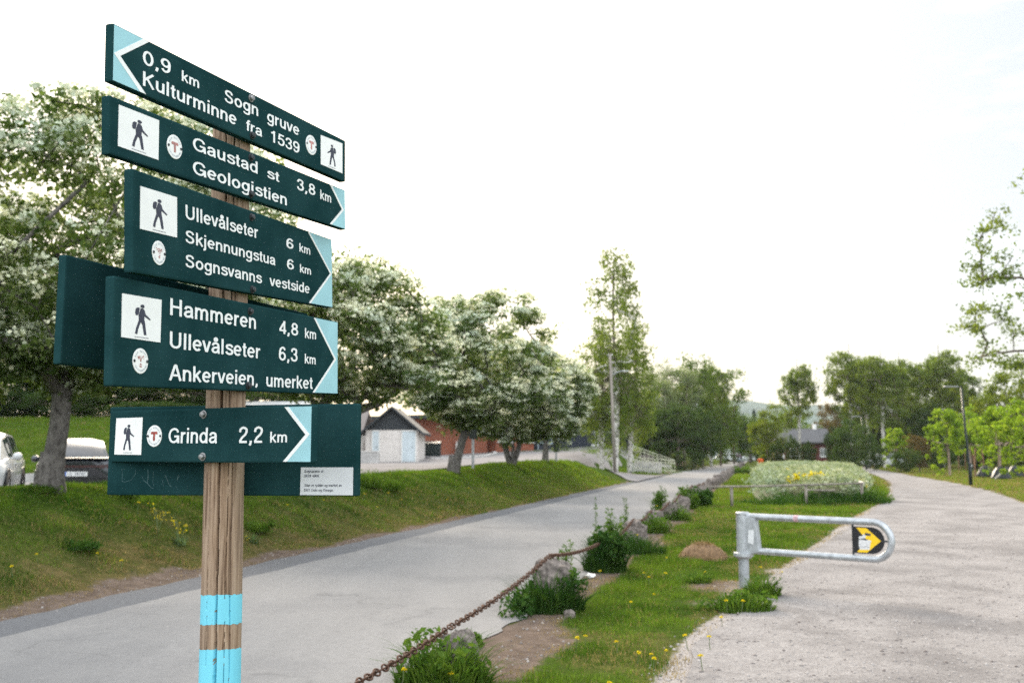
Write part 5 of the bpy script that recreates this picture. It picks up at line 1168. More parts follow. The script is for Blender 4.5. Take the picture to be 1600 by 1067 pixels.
    if plate:
        p = MB().box((0, -.065, .66), (.52, .015, .11)).build('number_plate', M_PLATE, r)
        MB().box((-.24, -.0745, .66), (.042, .004, .108)).build('plate_band', M_PBLUE, p)
        vs, fs, (x0, x1) = glyphs(plate, .01); k = .42 / (x1 - x0)
        me = bpy.data.meshes.new('plate_lettering'); me.from_pydata([(-.195 + (q[0] - x0) * k, -.0745 - .0001 * q[2], .625 + q[1] * .098) for q in vs], [], fs); me.materials.append(M_INK); o = bpy.data.objects.new('plate_lettering', me); COL.objects.link(o); o.parent = p
    r.scale = (s, s, s); return r
M_CARBLACK = carpaint('dark_grey_car_paint', (.03, .036, .045), .16, .5); M_CARWHITE = carpaint('white_car_paint', (.46, .48, .49), .25, .0)
X_, Y_ = xat(120, 25.0), 25.0; car('parked_car', (X_, Y_, float(H(X_, Y_)) + .06), R(23.7), M_CARBLACK, 'dark grey coupe SUV parked behind the thick trunk, number plate showing', 'cars parked by the lawn', True, True, 'ED 39282')
X_, Y_ = -13.5, 25.8; car('parked_car', (X_, Y_, float(H(-12, 23)) + .18), R(200), M_CARWHITE, 'white SUV facing us at the left frame edge', 'cars parked by the lawn', False, False)
far_ = [(1138, 186, 12, 'white parked car at the left end of the row beyond the road'), (1152, 190, 80, 'white parked car side on behind the walkers in pink'), (1166, 192, 95, 'white parked car in the middle of the row beyond the road'), (1180, 178, 78, 'white parked car next to the orange bin')]
c0 = None
for px, Y, rz, lb in far_:
    x = xat(px, Y)
    if c0 is None: c0 = car('parked_car', (x, Y, 0), R(rz), M_CARWHITE, lb, 'white cars at the end of the road', False, False); c = c0
    else: c = dup(c0); c.location = (x, Y, 0); c.rotation_euler = (0, 0, R(rz)); c['label'] = lb
c = dup(c0); c.location = (xat(1411, 112), 112, 0); c.rotation_euler = (0, 0, R(70)); c['label'] = 'white parked car half hidden behind the small brown tree on the right'; c['group'] = 'white cars on the far right'
# grey van
x = xat(1141, 200); vn = empty('delivery_van', (x, 200, 0), 'pale grey van standing behind the row of white cars', 'van', rz=R(85))
MB().prism([(0, .4), (5.2, .4), (5.2, 1.1), (4.5, 1.3), (3.9, 2.2), (0, 2.35)], lambda u, v, d: (d, u, v), -.95, .95).build('body', simple('pale_grey_paint', (.45, .48, .50), .35), vn, bevel=.06)
for sx in (-1, 1):
    for y in (1, 4.1): MB().lathe([(.2, -.1), (.34, -.1), (.34, .02), (.2, .03)], 16, (sx * .93, y, .34), Matrix.Rotation(R(90) * sx, 3, 'Y')).build('wheel', M_TYRE, vn)
    MB().prism([(3.0, 1.35), (4.3, 1.35), (3.8, 2.05), (3.0, 2.05)], lambda u, v, d: (d, u, v), sx * .94 - .02, sx * .94 + .03).build('side_window', M_GLASS, vn)
x = xat(1188, 112); ob_ = empty('orange_bin', (x, 112, 0), 'orange litter bin at the end of the green verge', 'bin')
M_ORANGE = simple('orange_plastic', (.62, .10, .015), .45, var=.12)
MB().lathe([(.26, .05), (.28, .1), (.33, .85), (.30, .88)], 16).build('body', M_ORANGE, ob_, smooth=True, autosmooth=R(40)); MB().lathe([(.35, .88), (.35, .93), (.2, 1.0), (.01, 1.02)], 16).build('lid', M_ORANGE, ob_, smooth=True, autosmooth=R(40)); MB().tube([(0, .2, -.1), (0, .2, .9)], .04, 8).build('pole', M_DARKMETAL, ob_)

# ------------------------------------------------------------------ lamps, poles, wires
M_POLEWOOD = bark('grey_pole_wood', (.10, .088, .075), (.24, .215, .19), 12, .05)
M_BLACKPOST = simple('black_painted_steel', (.010, .018, .018), .4, var=.2)
def lamp(px, py, ytop, label, lean):
    g = ground(px, py); Y = g[1]; hgt = zat(ytop, Y); r = empty('lamp_post', (g[0], Y, 0), label, 'lamp post', 'black lamp posts along the gravel path')
    MB().tube([(0, 0, -.2), (0, 0, 1.1), (lean * .22, 0, 1.12), (lean, 0, hgt)], [.095, .09, .062, .05], 12).build('pole', M_BLACKPOST, r, smooth=True)
    MB().tube([(lean, 0, hgt), (lean - .25, 0, hgt + .02)], .03, 8).build('arm', M_BLACKPOST, r)
    MB().box((lean - .55, 0, hgt + .03), (.72, .24, .07)).build('lamp_head', simple('lamp_grey', (.28, .29, .30), .4, .3), r, bevel=.02)
    MB().box((.06, -.09, 1.0), (.05, .02, .07)).build('number_tag', M_WHITE, r)
lamp(1517, 758, 605, 'nearest black lamp post on the right beside the path', -.24)
lamp(1354, 733.5, 651, 'black lamp post at the right end of the flower bed', -.30)
lamp(1382, 728.5, 667, 'farthest black lamp post, right of the one by the flower bed', -.30)
WIRE_T = {}
def tpole(px, Y, ytop, label, name='telephone_pole', r_=.105, bracket=True, mat=None, leanx=-.25):
    x = xat(px, Y); z = float(H(x, Y)); r = empty(name, (x, Y, z), label, 'pole', 'wooden poles along the road'); top = zat(ytop, Y) - z
    MB().tube([(0, 0, -.3), (leanx * .5, 0, top * .5), (leanx, 0, top)], [r_, r_ * .88, r_ * .72], 12).build('pole', mat or M_POLEWOOD, r, smooth=True)
    if bracket:
        MB().tube([(leanx * .82, 0, top * .82), (leanx * .8 + .5, 0, top * .85), (leanx * .8 + .85, 0, top * .86)], .028, 7).build('bracket_arm', M_GALV2, r)
        MB().box((leanx * .8 + .95, 0, top * .855), (.35, .16, .08)).build('lamp_head', M_GALV2, r, bevel=.02)
    for k in (-1, 1): MB().lathe([(.02, 0), (.035, .02), (.035, .09), (.01, .11)], 8, (leanx + k * .12, 0, top - .12)).build('insulator', M_WHITE, r)
    WIRE_T[px] = (x + leanx, Y, z + top - .05)
tpole(961, 64, 553, 'nearest wooden telephone pole in front of the birch')
tpole(1070, 112, 620, 'second wooden pole in front of the roadside trees', r_=.15)
tpole(1105, 165, 645, 'third wooden pole far down the road', r_=.17, bracket=False)
x = xat(988, 76); z = float(H(x, 76)); ms_ = empty('lamp_mast', (x, 76, z), 'slim white lamp mast between the birch and the willow', 'lamp mast'); tp = zat(588, 76) - z
MB().tube([(0, 0, -.3), (0, 0, tp * .4), (-.22, 0, tp)], [.11, .085, .06], 10).build('pole', M_WHITE, ms_, smooth=True)
MB().lathe([(.05, -.05), (.16, 0), (.20, .14), (.12, .2), (.01, .22)], 14, (-.22, 0, tp)).build('lamp_head', M_WHITE, ms_, smooth=True)
def wire(a, b, sag, label, r=.012):
    a, b = np.array(a), np.array(b); m = MB().tube([tuple(a + (b - a) * t_ - np.array([0, 0, 4 * sag * t_ * (1 - t_)])) for t_ in np.linspace(0, 1, 40)], r, 5)
    o = m.build('overhead_wire', simple('black_cable', (.02, .02, .02), .6)); tag(o, label, 'wire', 'wires between the poles')
p0 = np.array([-14.5, 8.0, 0.0]); lp = empty('telephone_pole', (-14.5, 8.0, float(H(-14.5, 8))), 'wooden pole out of frame on the left that carries the wire', 'pole', 'wooden poles along the road')
MB().tube([(0, 0, -.3), (0, 0, 9.0)], [.14, .1], 10).build('pole', M_POLEWOOD, lp, smooth=True)
wire((-14.5, 8, 8.7), WIRE_T[961], 1.45, 'thin black wire slanting across the big left whitebeam', .011)
wire(WIRE_T[961], WIRE_T[1070], 1.5, 'thin wire sagging from the nearest pole to the second', .02); wire(WIRE_T[1070], WIRE_T[1105], 1.0, 'thin wire sagging from the second pole to the third', .02)

# ramp with pale railings
M_RAIL = simple('pale_yellow_rail_paint', (.44, .44, .34), .5, var=.08)
def rampz(px, py, Y): return (xat(px, Y), Y, zat(py, Y))
rp_ = empty('ramp_railing', (0, 0, 0), 'pale painted ramp railings with balusters above a concrete wall at the road', 'railing')
def railing(P0, P1, hgt, n, nm):
    P0, P1 = Vector(P0), Vector(P1); m = MB()
    for dz in (0, -.22, -hgt + .12): m.tube([P0 + Vector((0, 0, dz)), P1 + Vector((0, 0, dz))], .028, 6)
    for k in range(n + 1):
        p = P0.lerp(P1, k / n); m.tube([p + Vector((0, 0, .02)), p - Vector((0, 0, hgt + .25))], .022, 6)
    return m.build(nm, M_RAIL, rp_)
railing(rampz(988, 696, 84), rampz(1054, 719, 80), .95, 10, 'upper_rail')
railing(rampz(980, 713.5, 77), rampz(1054, 719.5, 79), .95, 14, 'lower_rail')
a_, b_ = rampz(984, 722, 77.3), rampz(1040, 722.5, 79)
m = MB(); m.prism([(0, -.6), (0, .38), (2.7, .22), (2.7, -.6)], lambda u, v, d: (a_[0] + u, a_[1] + .15 + u * .6 + d, a_[2] - .25 + v), 0, .25)
o = m.build('concrete_ramp_wall', M_CONCRETE, rp_); m = MB()
rsx = random.Random(8)
for k in range(16):
    u = .7 + 1.75 * k / 16; v = rsx.uniform(-.28, .02); w_ = rsx.uniform(.03, .06); h_ = rsx.uniform(.06, .16)
    m.prism([(u, v), (u + w_, v), (u + w_ * .8, v + h_), (u - .01, v + h_)], lambda u, v, d: (a_[0] + u, a_[1] + .15 + u * .6 - d, a_[2] - .25 + v), .0, .004)
m.build('paint_scribbles', M_INK, o)
m = MB(); m.prism([(0, -.9), (2.9, -.9), (2.9, -.75), (0, -.25)], lambda u, v, d: (rampz(988, 712, 83.5)[0] + u, 83.5 - u * .8 + d, rampz(988, 712, 83.5)[2] + v), 0, 1.2); m.build('ramp_slab', M_CONCRETE, rp_)
o = bpy.data.objects.new('boulder', stone_mesh(140, .7, .6, .55, 'boulder')); COL.objects.link(o); X_, Y_ = xat(1012, 96), 96; o.location = (X_, Y_, float(H(X_, Y_)) + .2); tag(o, 'grey boulder on the green bank above the ramp', 'boulder')
o = bpy.data.objects.new('boulder', stone_mesh(141, .5, .45, .45, 'boulder')); COL.objects.link(o); X_, Y_ = xat(1064, 104), 104; o.location = (X_, Y_, float(H(X_, Y_)) + .15); o.data.materials[0] = simple('reddish_rock', (.34, .22, .16), .9, var=.3); tag(o, 'reddish boulder beside the second wooden pole', 'boulder')

# ------------------------------------------------------------------ people far down the road
def person(px, Y, face, label, shirt, trousers, hair=(.05, .03, .02), stride=.22, zb=0):
    x = xat(px, Y); r = empty('person', (x, Y, zb), label, 'person', 'people strolling in the distance', face)
    J = {'pel': (0, 0, .95, .15), 'waist': (0, .01, 1.12, .135), 'chest': (0, .0, 1.33, .16), 'neck': (0, -.0, 1.49, .062), 'head': (0, -.02, 1.60, .085), 'crown': (0, -.01, 1.70, .09)}
    for s, d in (('l', 1), ('r', -1)):
        k = stride * d
        J['hip' + s] = (.09 * d, 0, .90, .105); J['kn' + s] = (.10 * d, -.5 * k - .03, .50, .068); J['an' + s] = (.10 * d, -k + .05 * (d < 0), .09 + .05 * (d < 0), .045); J['toe' + s] = (.11 * d, -k - .17, .04 + .01 * (d < 0), .035)
        J['sh' + s] = (.19 * d, 0, 1.42, .065); J['el' + s] = (.25 * d, .5 * k + .03, 1.14, .046); J['wr' + s] = (.25 * d, .75 * k - .08, .91, .034); J['ha' + s] = (.245 * d, .8 * k - .12, .82, .036)
    E = [('pel', 'waist'), ('waist', 'chest'), ('chest', 'neck'), ('neck', 'head'), ('head', 'crown')]
    for s in 'lr': E += [('pel', 'hip' + s), ('hip' + s, 'kn' + s), ('kn' + s, 'an' + s), ('an' + s, 'toe' + s), ('chest', 'sh' + s), ('sh' + s, 'el' + s), ('el' + s, 'wr' + s), ('wr' + s, 'ha' + s)]
    nm = list(J); me = bpy.data.meshes.new('person_body'); me.from_pydata([J[k][:3] for k in nm], [(nm.index(a), nm.index(b)) for a, b in E], [])
    o = bpy.data.objects.new('body', me); COL.objects.link(o); sk = o.modifiers.new('skin', 'SKIN'); ss_ = o.modifiers.new('sub', 'SUBSURF'); ss_.levels = ss_.render_levels = 1
    for k, v in zip(nm, me.skin_vertices[0].data): v.radius = (J[k][3], J[k][3]); v.use_root = (k == 'pel')
    dg = bpy.context.evaluated_depsgraph_get(); dg.update(); m2 = bpy.data.meshes.new_from_object(o.evaluated_get(dg)); bpy.data.objects.remove(o)
    m2.materials.clear(); m2.materials.append(simple('skin_tone', (.45, .28, .20), .6)); b = bpy.data.objects.new('body', m2); COL.objects.link(b); b.parent = r
    def cloth(nm_, test, off, mat):
        bm = bmesh.new(); bm.from_mesh(m2); bm.normal_update(); dl = [f for f in bm.faces if not test(f.calc_center_median())]; bmesh.ops.delete(bm, geom=dl, context='FACES')
        for v in bm.verts: v.co += v.normal * off
        me_ = bpy.data.meshes.new(nm_); bm.to_mesh(me_); bm.free(); me_.materials.append(mat); oo = bpy.data.objects.new(nm_, me_); COL.objects.link(oo); oo.parent = r
    cloth('shirt', lambda c: .93 < c.z < 1.50 and not (abs(c.x) > .2 and c.z < 1.0), .016, shirt)
    cloth('trousers', lambda c: .08 < c.z < .96 and abs(c.x) < .2, .014, trousers)
    cloth('hair', lambda c: c.z > 1.60 and (c.y > -.05 or c.z > 1.68), .014, simple('hair_%02d' % int(hair[0] * 100), hair, .6))
    cloth('shoes', lambda c: c.z <= .10, .012, M_TRIM)
C = lambda n, c: simple(n, c, .8, var=.1)
person(1125.5, 152, R(170), 'person in dark trousers and a reddish top walking on the left of the road', C('rust_shirt', (.30, .13, .12)), C('navy_trousers', (.03, .04, .07)))
person(1153, 166, R(10), 'person in a pink lilac top on the road, left of two', C('lilac_shirt', (.42, .25, .42)), C('jeans', (.10, .13, .22)))
person(1158, 167, R(200), 'person in a pink lilac top on the road, right of two', C('lilac_shirt', (.42, .25, .42)), C('jeans', (.10, .13, .22)), (.15, .09, .05))
person(1224, 138, R(60), 'person in a white top in front of the red house', C('white_shirt', (.7, .68, .68)), C('black_trousers', (.02, .02, .025)))
person(1305, 130, R(120), 'person in a dark blue jacket at the right end of the red house', C('blue_jacket', (.05, .08, .18)), C('black_trousers', (.02, .02, .025)))

# ------------------------------------------------------------------ flower bed, rail fence
M_BEDSOIL = simple('bed_soil', (.06, .07, .03), .95, var=.4, scale=2)
BED = np.array([(8.6, 35.2), (9.7, 33.5), (11.2, 33.3), (12.0, 34.4), (14.0, 39.5), (16.1, 45.5), (20.1, 57), (23.3, 67), (25.0, 74), (22, 78), (18.2, 76), (15.5, 64), (12.3, 51), (10.0, 42)])
BEDC = smooth_line(np.vstack([BED, BED[:1]]), 160)
def bedh(x, y):
    d = np.where(inside(BEDC, x, y), dline(BEDC, x, y), 0); return .14 * sstep(0, 2.2, d) + .36 * sstep(0, .7, d)
bx, by = np.meshgrid(np.arange(7.5, 27, .4), np.arange(32, 79, .4)); bx, by = bx.ravel(), by.ravel()
nxb = len(np.arange(7.5, 27, .4)); i = np.arange(len(bx)).reshape(-1, nxb); q = np.stack([i[:-1, :-1], i[:-1, 1:], i[1:, 1:], i[1:, :-1]], -1).reshape(-1, 4)
ins = inside(BEDC, bx, by); q = q[ins[q].any(1)]
o = np_mesh('flower_bed_mound', np.c_[bx, by, bedh(bx, by) - .06 + .03], q, M_BEDSOIL, smooth=True); tag(o, 'low earth mound of the flower bed between road and path', 'flower bed', kind='structure')
rs = np.random.RandomState(5); n = 9000
x = rs.uniform(7.5, 27, n); y = 32 + 46 * rs.rand(n) ** 1.3; k = inside(BEDC, x, y); x, y = x[k], y[k]
hgt = (.36 + .30 * fbm(x * .9, y * .9, 66)) * (1 + .25 * (rs.rand(len(x)) - .5)); zb = bedh(x, y)
npl = 16; t_ = rs.rand(len(x), npl); P = np.stack([x[:, None] + rs.normal(size=t_.shape) * .13, y[:, None] + rs.normal(size=t_.shape) * .13, zb[:, None] + hgt[:, None] * (1 - t_ ** 2 * .9)], -1).reshape(-1, 3)
M_SAGE = leafmat('sage_leaf', [(.24, .28, .19), (.32, .35, .27), (.18, .23, .12), (.42, .44, .38), (.20, .25, .12)], .3, tcol=(1.1, 1.15, .9), big=.4)
v, f = leaf_geo(rs, P, .15, .5, .5); o = np_mesh('flower_bed_plants', v, f, M_SAGE); tag(o, 'sage green leafy plants filling the flower bed', 'flower bed plants', kind='stuff')
fl = [(xat(1243, 34.6), 34.6, .35, .25, 28), (xat(1272, 35), 35, .35, .4, 24), (xat(1345, 38), 38, .4, .5, 26), (xat(1268, 45), 45, .7, .8, 20), (xat(1225, 42), 42, .4, .5, 14)]
P = [np.c_[a + rs.normal(size=nn) * sx * .5, b + rs.normal(size=nn) * sy * .5, np.zeros(nn)] for a, b, sx, sy, nn in fl]; P = np.vstack(P); P = P[inside(BEDC, P[:, 0], P[:, 1])]; P[:, 2] = bedh(P[:, 0], P[:, 1]) + .38 + .12 * rs.rand(len(P))
M_YFLOWER = leafmat('yellow_petal', [(.72, .56, .02), (.78, .64, .04), (.62, .46, .02)], .3, tcol=(1, 1, .6))
P = np.repeat(P, 5, 0) + rs.normal(size=(len(P) * 5, 3)) * .035
v, f = leaf_geo(rs, P, .085, 1.5, .8); o = np_mesh('yellow_blooms', v, f, M_YFLOWER); tag(o, 'patches of yellow blooms in the flower bed', 'flowers', kind='stuff')
fe = empty('rail_fence', (0, 0, 0), 'weathered wooden rail on low posts in front of the flower bed', 'fence')
M_FENCE = bark('weathered_rail_wood', (.09, .08, .068), (.23, .205, .175), 14, .4)
FP = [(xat(1102, 31.5), 31.5, .60), (xat(1142, 31.7), 31.7, .60), (xat(1200, 32.0), 32.0, .61), (xat(1258, 32.4), 32.4, .63), (xat(1345, 33.2), 33.2, .66)]
for a, b in ((0, 3), (3, 4)): MB().tube([(FP[k][0], FP[k][1] - .02, FP[k][2]) for k in range(a, b + 1)], .032, 8, jit=.1).build('rail', M_FENCE, fe, smooth=True)
for k in (1, 3, 4): MB().tube([(FP[k][0], FP[k][1] + .03, -.1), (FP[k][0], FP[k][1] + .03, FP[k][2] + .01)], .05, 8, jit=.08).build('post', M_FENCE, fe, smooth=True)
MB().tube([(FP[4][0] - 1.9, FP[4][1] - .05, .44), (FP[4][0] - .9, FP[4][1] - .03, .42)], .03, 7).build('rail', M_FENCE, fe)
MB().tube([(FP[4][0] + .05, FP[4][1], .66), (FP[4][0] + .62, FP[4][1] + 3.0, .72)], .045, 8).build('rail', simple('pale_bare_wood', (.48, .45, .40), .8), fe)

# stakes and black watering bags at the maples
M_STAKE = simple('brown_stake', (.22, .12, .07), .8, var=.3, stretch=(1, 1, .2)); M_BAG = simple('black_plastic_bag', (.012, .016, .016), .45, var=.4, bump=.5)
for px, Y, label in [(1538, 68.5, 'black watering bag under the maple row, left of two large ones'), (1562, 64, 'black watering bag with a pale stick leaning on it'), (1585, 70, 'black watering bag nearest the right frame edge'), (1573, 84, 'smallest black watering bag farther back')]:
    x = xat(px, Y); rb = random.Random(int(px)); m = MB()
    prof = [(.62, 0), (.58, .14), (.44, .45), (.30, .68), (.16, .80), (.02, .84)]
    vs = []; n = 20
    for r_, z in prof:
        for k in range(n): q_ = r_ * (1 + .14 * math.sin(k * 2.2 + px) * (z < .7) + rb.uniform(-.06, .06)); vs.append((q_ * math.cos(2 * math.pi * k / n), q_ * math.sin(2 * math.pi * k / n), z + rb.uniform(-.02, .02)))
    m.add(vs, [(i * n + k, i * n + (k + 1) % n, (i + 1) * n + (k + 1) % n, (i + 1) * n + k) for i in range(5) for k in range(n)] + [tuple(range(n))])
    o = m.build('watering_bag', M_BAG, smooth=True); o.location = (x, Y, 0); o.scale = (.95 if px != 1573 else .6,) * 3; tag(o, label, 'watering bag', 'black watering bags at the young trees')
for px, Y, ht, ln, label in [(1521, 70, 2.0, .15, 'brown tree stake right of the black lamp post'), (1524, 71.5, 1.6, -.2, 'leaning brown tree stake just behind the lamp post stake'), (1564, 66.6, 2.6, -.1, 'tall orange brown stake at the fullest maple'), (1537, 69.5, 1.9, -.08, 'thin brown stake above the left watering bag'), (1497, 96, 1.9, .05, 'pale stake far back behind the wrapped trunk'), (1508, 98, 1.9, -.05, 'pale stake far back behind the lamp post'), (1531, 96, 1.9, .12, 'pale stake far back, left one behind the bags'), (1545, 97, 1.9, .0, 'pale stake far back, right one behind the bags'), (1596, 70, 1.4, .9, 'slanting stake at the right frame edge')]:
    x = xat(px, Y); o = MB().tube([(0, 0, -.2), (ln, 0, ht)], .045, 7).build('tree_stake', M_STAKE); o.location = (x, Y, 0); tag(o, label, 'stake', 'stakes at the young trees')
x = xat(1570, 63); o = MB().tube([(0, 0, .03), (.55, -.3, .62)], .05, 7).build('wooden_stick', simple('pale_bare_wood', (.48, .45, .40))); o.location = (xat(1556, 62.6), 62.9, 0); tag(o, 'pale stick leaning against a black watering bag', 'stick')

# ------------------------------------------------------------------ grass, weeds, small plants
rs = np.random.RandomState(9)
Gv, Gc = [], []
def add_blades(x, y, z, h, w, col, lean=.5):
    n = len(x); a = rs.rand(n) * 6.283; d = np.c_[np.cos(a), np.sin(a)]; b = rs.rand(n) * 6.283; l = (h * lean * rs.rand(n))
    base = np.c_[x, y, z]; e = np.c_[d[:, 0] * w / 2, d[:, 1] * w / 2, np.zeros(n)]
    tipp = base + np.c_[np.cos(b) * l, np.sin(b) * l, h * (1 - .3 * (l / (h + 1e-9)) ** 2)]
    Gv.append(np.stack([base - e, base + e, tipp], 1).reshape(-1, 3)); Gc.append(np.repeat(col, 3, 0))
lush1, lush2, dryc, yel = np.array([.022, .058, .009]), np.array([.085, .140, .018]), np.array([.215, .16, .08]), np.array([.155, .185, .024])
for y0, y1, dens, w, h in [(5.5, 11, 2600, .0075, .075), (11, 16, 2000, .009, .08), (16, 24, 1000, .013, .09), (24, 40, 420, .022, .10), (40, 70, 150, .040, .12), (70, 110, 40, .075, .14)]:
    for xlo, xhi in ((-.6, .6),):
        A_ = (y1 - y0) * (y1 * 1.2); n = int(A_ * dens)
        y = rs.uniform(y0, y1, n); x = rs.uniform(-.6, .6, n) * y1
        k = np.abs(x) < .56 * y + .6; x, y = x[k], y[k]
        u, s = us(x, y); tt = UL - u
        k = ((tt > .25) & (tt < np.interp(s, [0, 20, 28, 34, 110], [5.6, 5.2, 4.6, 4.1, 4.0])) & ~((s > 56) & (s < 75))) | (u > UR + .1) | ((x < -11) & (y > 31.3) & (y < 60) & (tt > 8)) | ((tt > .3) & (tt < 14) & (s > 78))
        x, y = x[k], y[k]; u, s = us(x, y)
        so, dr = soil(x, y); pd = path_sd(x, y); k = pd > -.30 + .45 * fbm(x * 2.5, y * 2.5, 61)
        patch = fbm(x * 1.3, y * 1.3, 50); so = np.maximum(so, 1 - sstep(-.25, .35 + .5 * patch, pd))
        keep = k & (rs.rand(len(x)) > np.clip((so - .22) * 1.75 + .5 * (dr > .55) * dr, 0, .985)) & ~inside(BEDC, x, y)
        keep |= k & (so > .3) & (rs.rand(len(x)) < .22) & (np.hypot(x, y) < 40)
        x, y, so, dr, patch = x[keep], y[keep], so[keep], dr[keep], patch[keep]
        z = H(x, y); tuft_ = fbm(x * 4.5, y * 4.5, 58); m_ = np.clip((.6 * patch + .4 * fbm(x * 3.1, y * 3.1, 71) - .38) * 4.2 + rs.normal(size=len(x)) * .25 + .5 * (tuft_ - .5), 0, 1)[:, None]
        col = lush1 * (1 - m_) + lush2 * m_
        u, s = us(x, y); bright = (sstep(20, 45, s) * .55 + .15 * (u > UR))[:, None]; col = col * (1 - bright) + yel * np.array([.85, 1.05, .9]) * bright
        isd = ((rs.rand(len(x)) < np.clip(dr * .75 + .05, 0, .9)) | (so > .5))[:, None]; col = np.where(isd, dryc * rs.uniform(.7, 1.25, (len(x), 1)), col)
        tuft = fbm(x * 2.2, y * 2.2, 55)
        hh = h * (.35 + 2.6 * np.clip(tuft - .3, 0, 1) ** 1.3) * rs.uniform(.5, 1.5, len(x)) * np.where(isd[:, 0], .7, 1) * (1 - .45 * np.clip(so, 0, 1))
        add_blades(x, y, z - .006, hh, w, col, .9)
gv = np.vstack(Gv); gc = np.vstack(Gc); print('grass blades', len(gv) // 3)
o = np_mesh('grass', gv, np.arange(len(gv)).reshape(-1, 3), M_GRASS, col=gc); tag(o, 'short patchy grass on the bank, the verge and the lawns', 'grass', kind='stuff')

M_WEEDDARK = leafmat('dark_weed_leaf', [(.022, .055, .016), (.032, .07, .02), (.045, .085, .022)], .3, big=2)
M_WEEDMID = leafmat('fresh_weed_leaf', [(.05, .10, .02), (.07, .125, .025), (.09, .14, .03)], .35, big=2)
M_STALK = simple('weed_stalk', (.10, .13, .05), .7)
def ribbons(rs, n, rad, h, w, lean=.6, seg=4):
    a = rs.rand(n) * 6.283; r_ = rad * np.sqrt(rs.rand(n)) * .8; b = a + rs.normal(size=n) * .6; hh = h * (.25 + .95 * rs.rand(n) ** 1.6) * (1.15 - .6 * (r_ / (rad * .8 + 1e-6)) ** 2); l = lean * hh * rs.uniform(.05, 1.15, n); th = rs.rand(n) * 6.283
    V = []
    for k in range(seg + 1):
        t_ = k / seg; c = np.c_[r_ * np.cos(a) + np.cos(b) * l * t_ ** 1.7, r_ * np.sin(a) + np.sin(b) * l * t_ ** 1.7, hh * (t_ - .35 * t_ ** 2.5)]
        ww = w * (1 - t_ ** 1.6) * .5 + .0005; e = np.c_[-np.sin(b), np.cos(b), np.zeros(n)] * ww
        V += [c - e, c + e]
    V = np.stack(V, 1).reshape(-1, 3); m_ = 2 * (seg + 1); i0 = (np.arange(n) * m_)[:, None]
    f = np.concatenate([i0 + np.array([[2 * k, 2 * k + 1, 2 * k + 3, 2 * k + 2]]) for k in range(seg)], 0)
    return V, f
def weed(px, py, rad, h, label, nb=260, nl=350, ls=.05, stems=0, sh=.6, mat=None, z=None, xyz=None, sx=1.0):
    h *= 1.35; nb = int(nb * 1.8); nl = int(nl * 1.5); ls *= 1.15
    g = ground(px, py) if xyz is None else xyz; rs = np.random.RandomState(int(px * 7 + py)); r = empty('weed_clump', (g[0], g[1], float(H(g[0], g[1])) - .01 if z is None else z), label, 'weeds', 'weed clumps at the stones and the barrier')
    mat = mat or M_WEEDMID
    if nb:
        v, f = ribbons(rs, nb, rad, h, .010); v2, f2 = ribbons(rs, max(8, nb // 9), rad, h * .8, .045, .9, 5)
        v[:, 0] *= sx; v2[:, 0] *= sx; np_mesh('grass_blades', v, f, mat, r); np_mesh('broad_leaves', v2, f2, mat, r)
    if nl:
        kc = rs.randint(5, 9); cc = np.c_[rs.normal(size=(kc, 2)) * rad * .42 * np.array([sx, 1]), h * rs.uniform(.15, .55, kc)]; wh = rs.randint(0, kc, nl); d = rnd_unit(rs, nl); P = cc[wh] + d * (rs.rand(nl, 1) ** .45) * np.array([rad * .5, rad * .5, h * .38]) * rs.uniform(.6, 1.2, (kc, 1))[wh]; P[:, 2] = np.abs(P[:, 2]); v, f = leaf_geo(rs, P, ls, .5, .5); np_mesh('leaves', v, f, mat, r)
    for k in range(stems):
        a = rs.rand() * 6.28; q = rad * .5 * rs.rand(); hx = sh * rs.uniform(.6, 1.05); p0 = np.array([q * math.cos(a) * sx, q * math.sin(a), 0]); p1 = p0 + np.array([rs.normal() * .07, rs.normal() * .07, hx])
        m = MB().tube([tuple(p0 + (p1 - p0) * t_ + np.array([.03 * math.sin(t_ * 3), 0, 0])) for t_ in np.linspace(0, 1, 5)], [.005, .004, .003, .003, .002], 5); so_ = m.build('stem', M_STALK, r)
        n = int(34 * hx / .6); t_ = rs.rand(n) ** .8; c = p0 + (p1 - p0) * t_[:, None] + np.c_[.03 * np.sin(t_ * 3), t_ * 0, t_ * 0]; aa = rs.rand(n) * 6.28; rr_ = (.085 * (1 - t_ * .8)) * rs.uniform(.4, 1, n); c = c + np.c_[np.cos(aa) * rr_, np.sin(aa) * rr_, -.2 * rr_]
        v, f = leaf_geo(rs, c, .075 * .8, .3, .32); np_mesh('stem_leaves', v, f, mat, so_)
    return r
weed(692, 1075, .34, .36, 'weed clump with dandelions under the near end of the chain', 520, 420, .055, 3, .42, sx=1.25)
weed(735, 1010, .14, .14, 'small leafy weed on the bare earth right of the near clump', 60, 160, .05)
weed(856, 953, .40, .40, 'dark grass and leaves at the foot of the largest stone', 620, 900, .055, 0, mat=M_WEEDDARK, sx=1.2)
weed(878, 915, .10, .50, 'thin leafy creeper climbing the right side of the largest stone', 0, 90, .045, 4, .62)
weed(944, 892, .36, .56, 'big dark green weed mound swallowing the second stone', 420, 2600, .055, 0, mat=M_WEEDDARK)
weed(926, 862, .08, .3, 'tall single weed stalk behind the second stone', 20, 30, .05, 2, .95, mat=M_WEEDMID)
weed(958, 850, .22, .5, 'upright leafy weeds between the second and third stone', 60, 250, .06, 5, .75)
weed(996, 864, .42, .30, 'dark weeds at the foot of the broken topped stone', 420, 600, .055, 0, mat=M_WEEDDARK, sx=1.4)
weed(976, 826, .10, .3, 'thin tall weeds behind the broken topped stone', 20, 50, .05, 3, .75)
weed(1022, 832, .42, .34, 'bright grassy tuft with yellow dots between the third and fourth stone', 420, 420, .06, 1, .5)
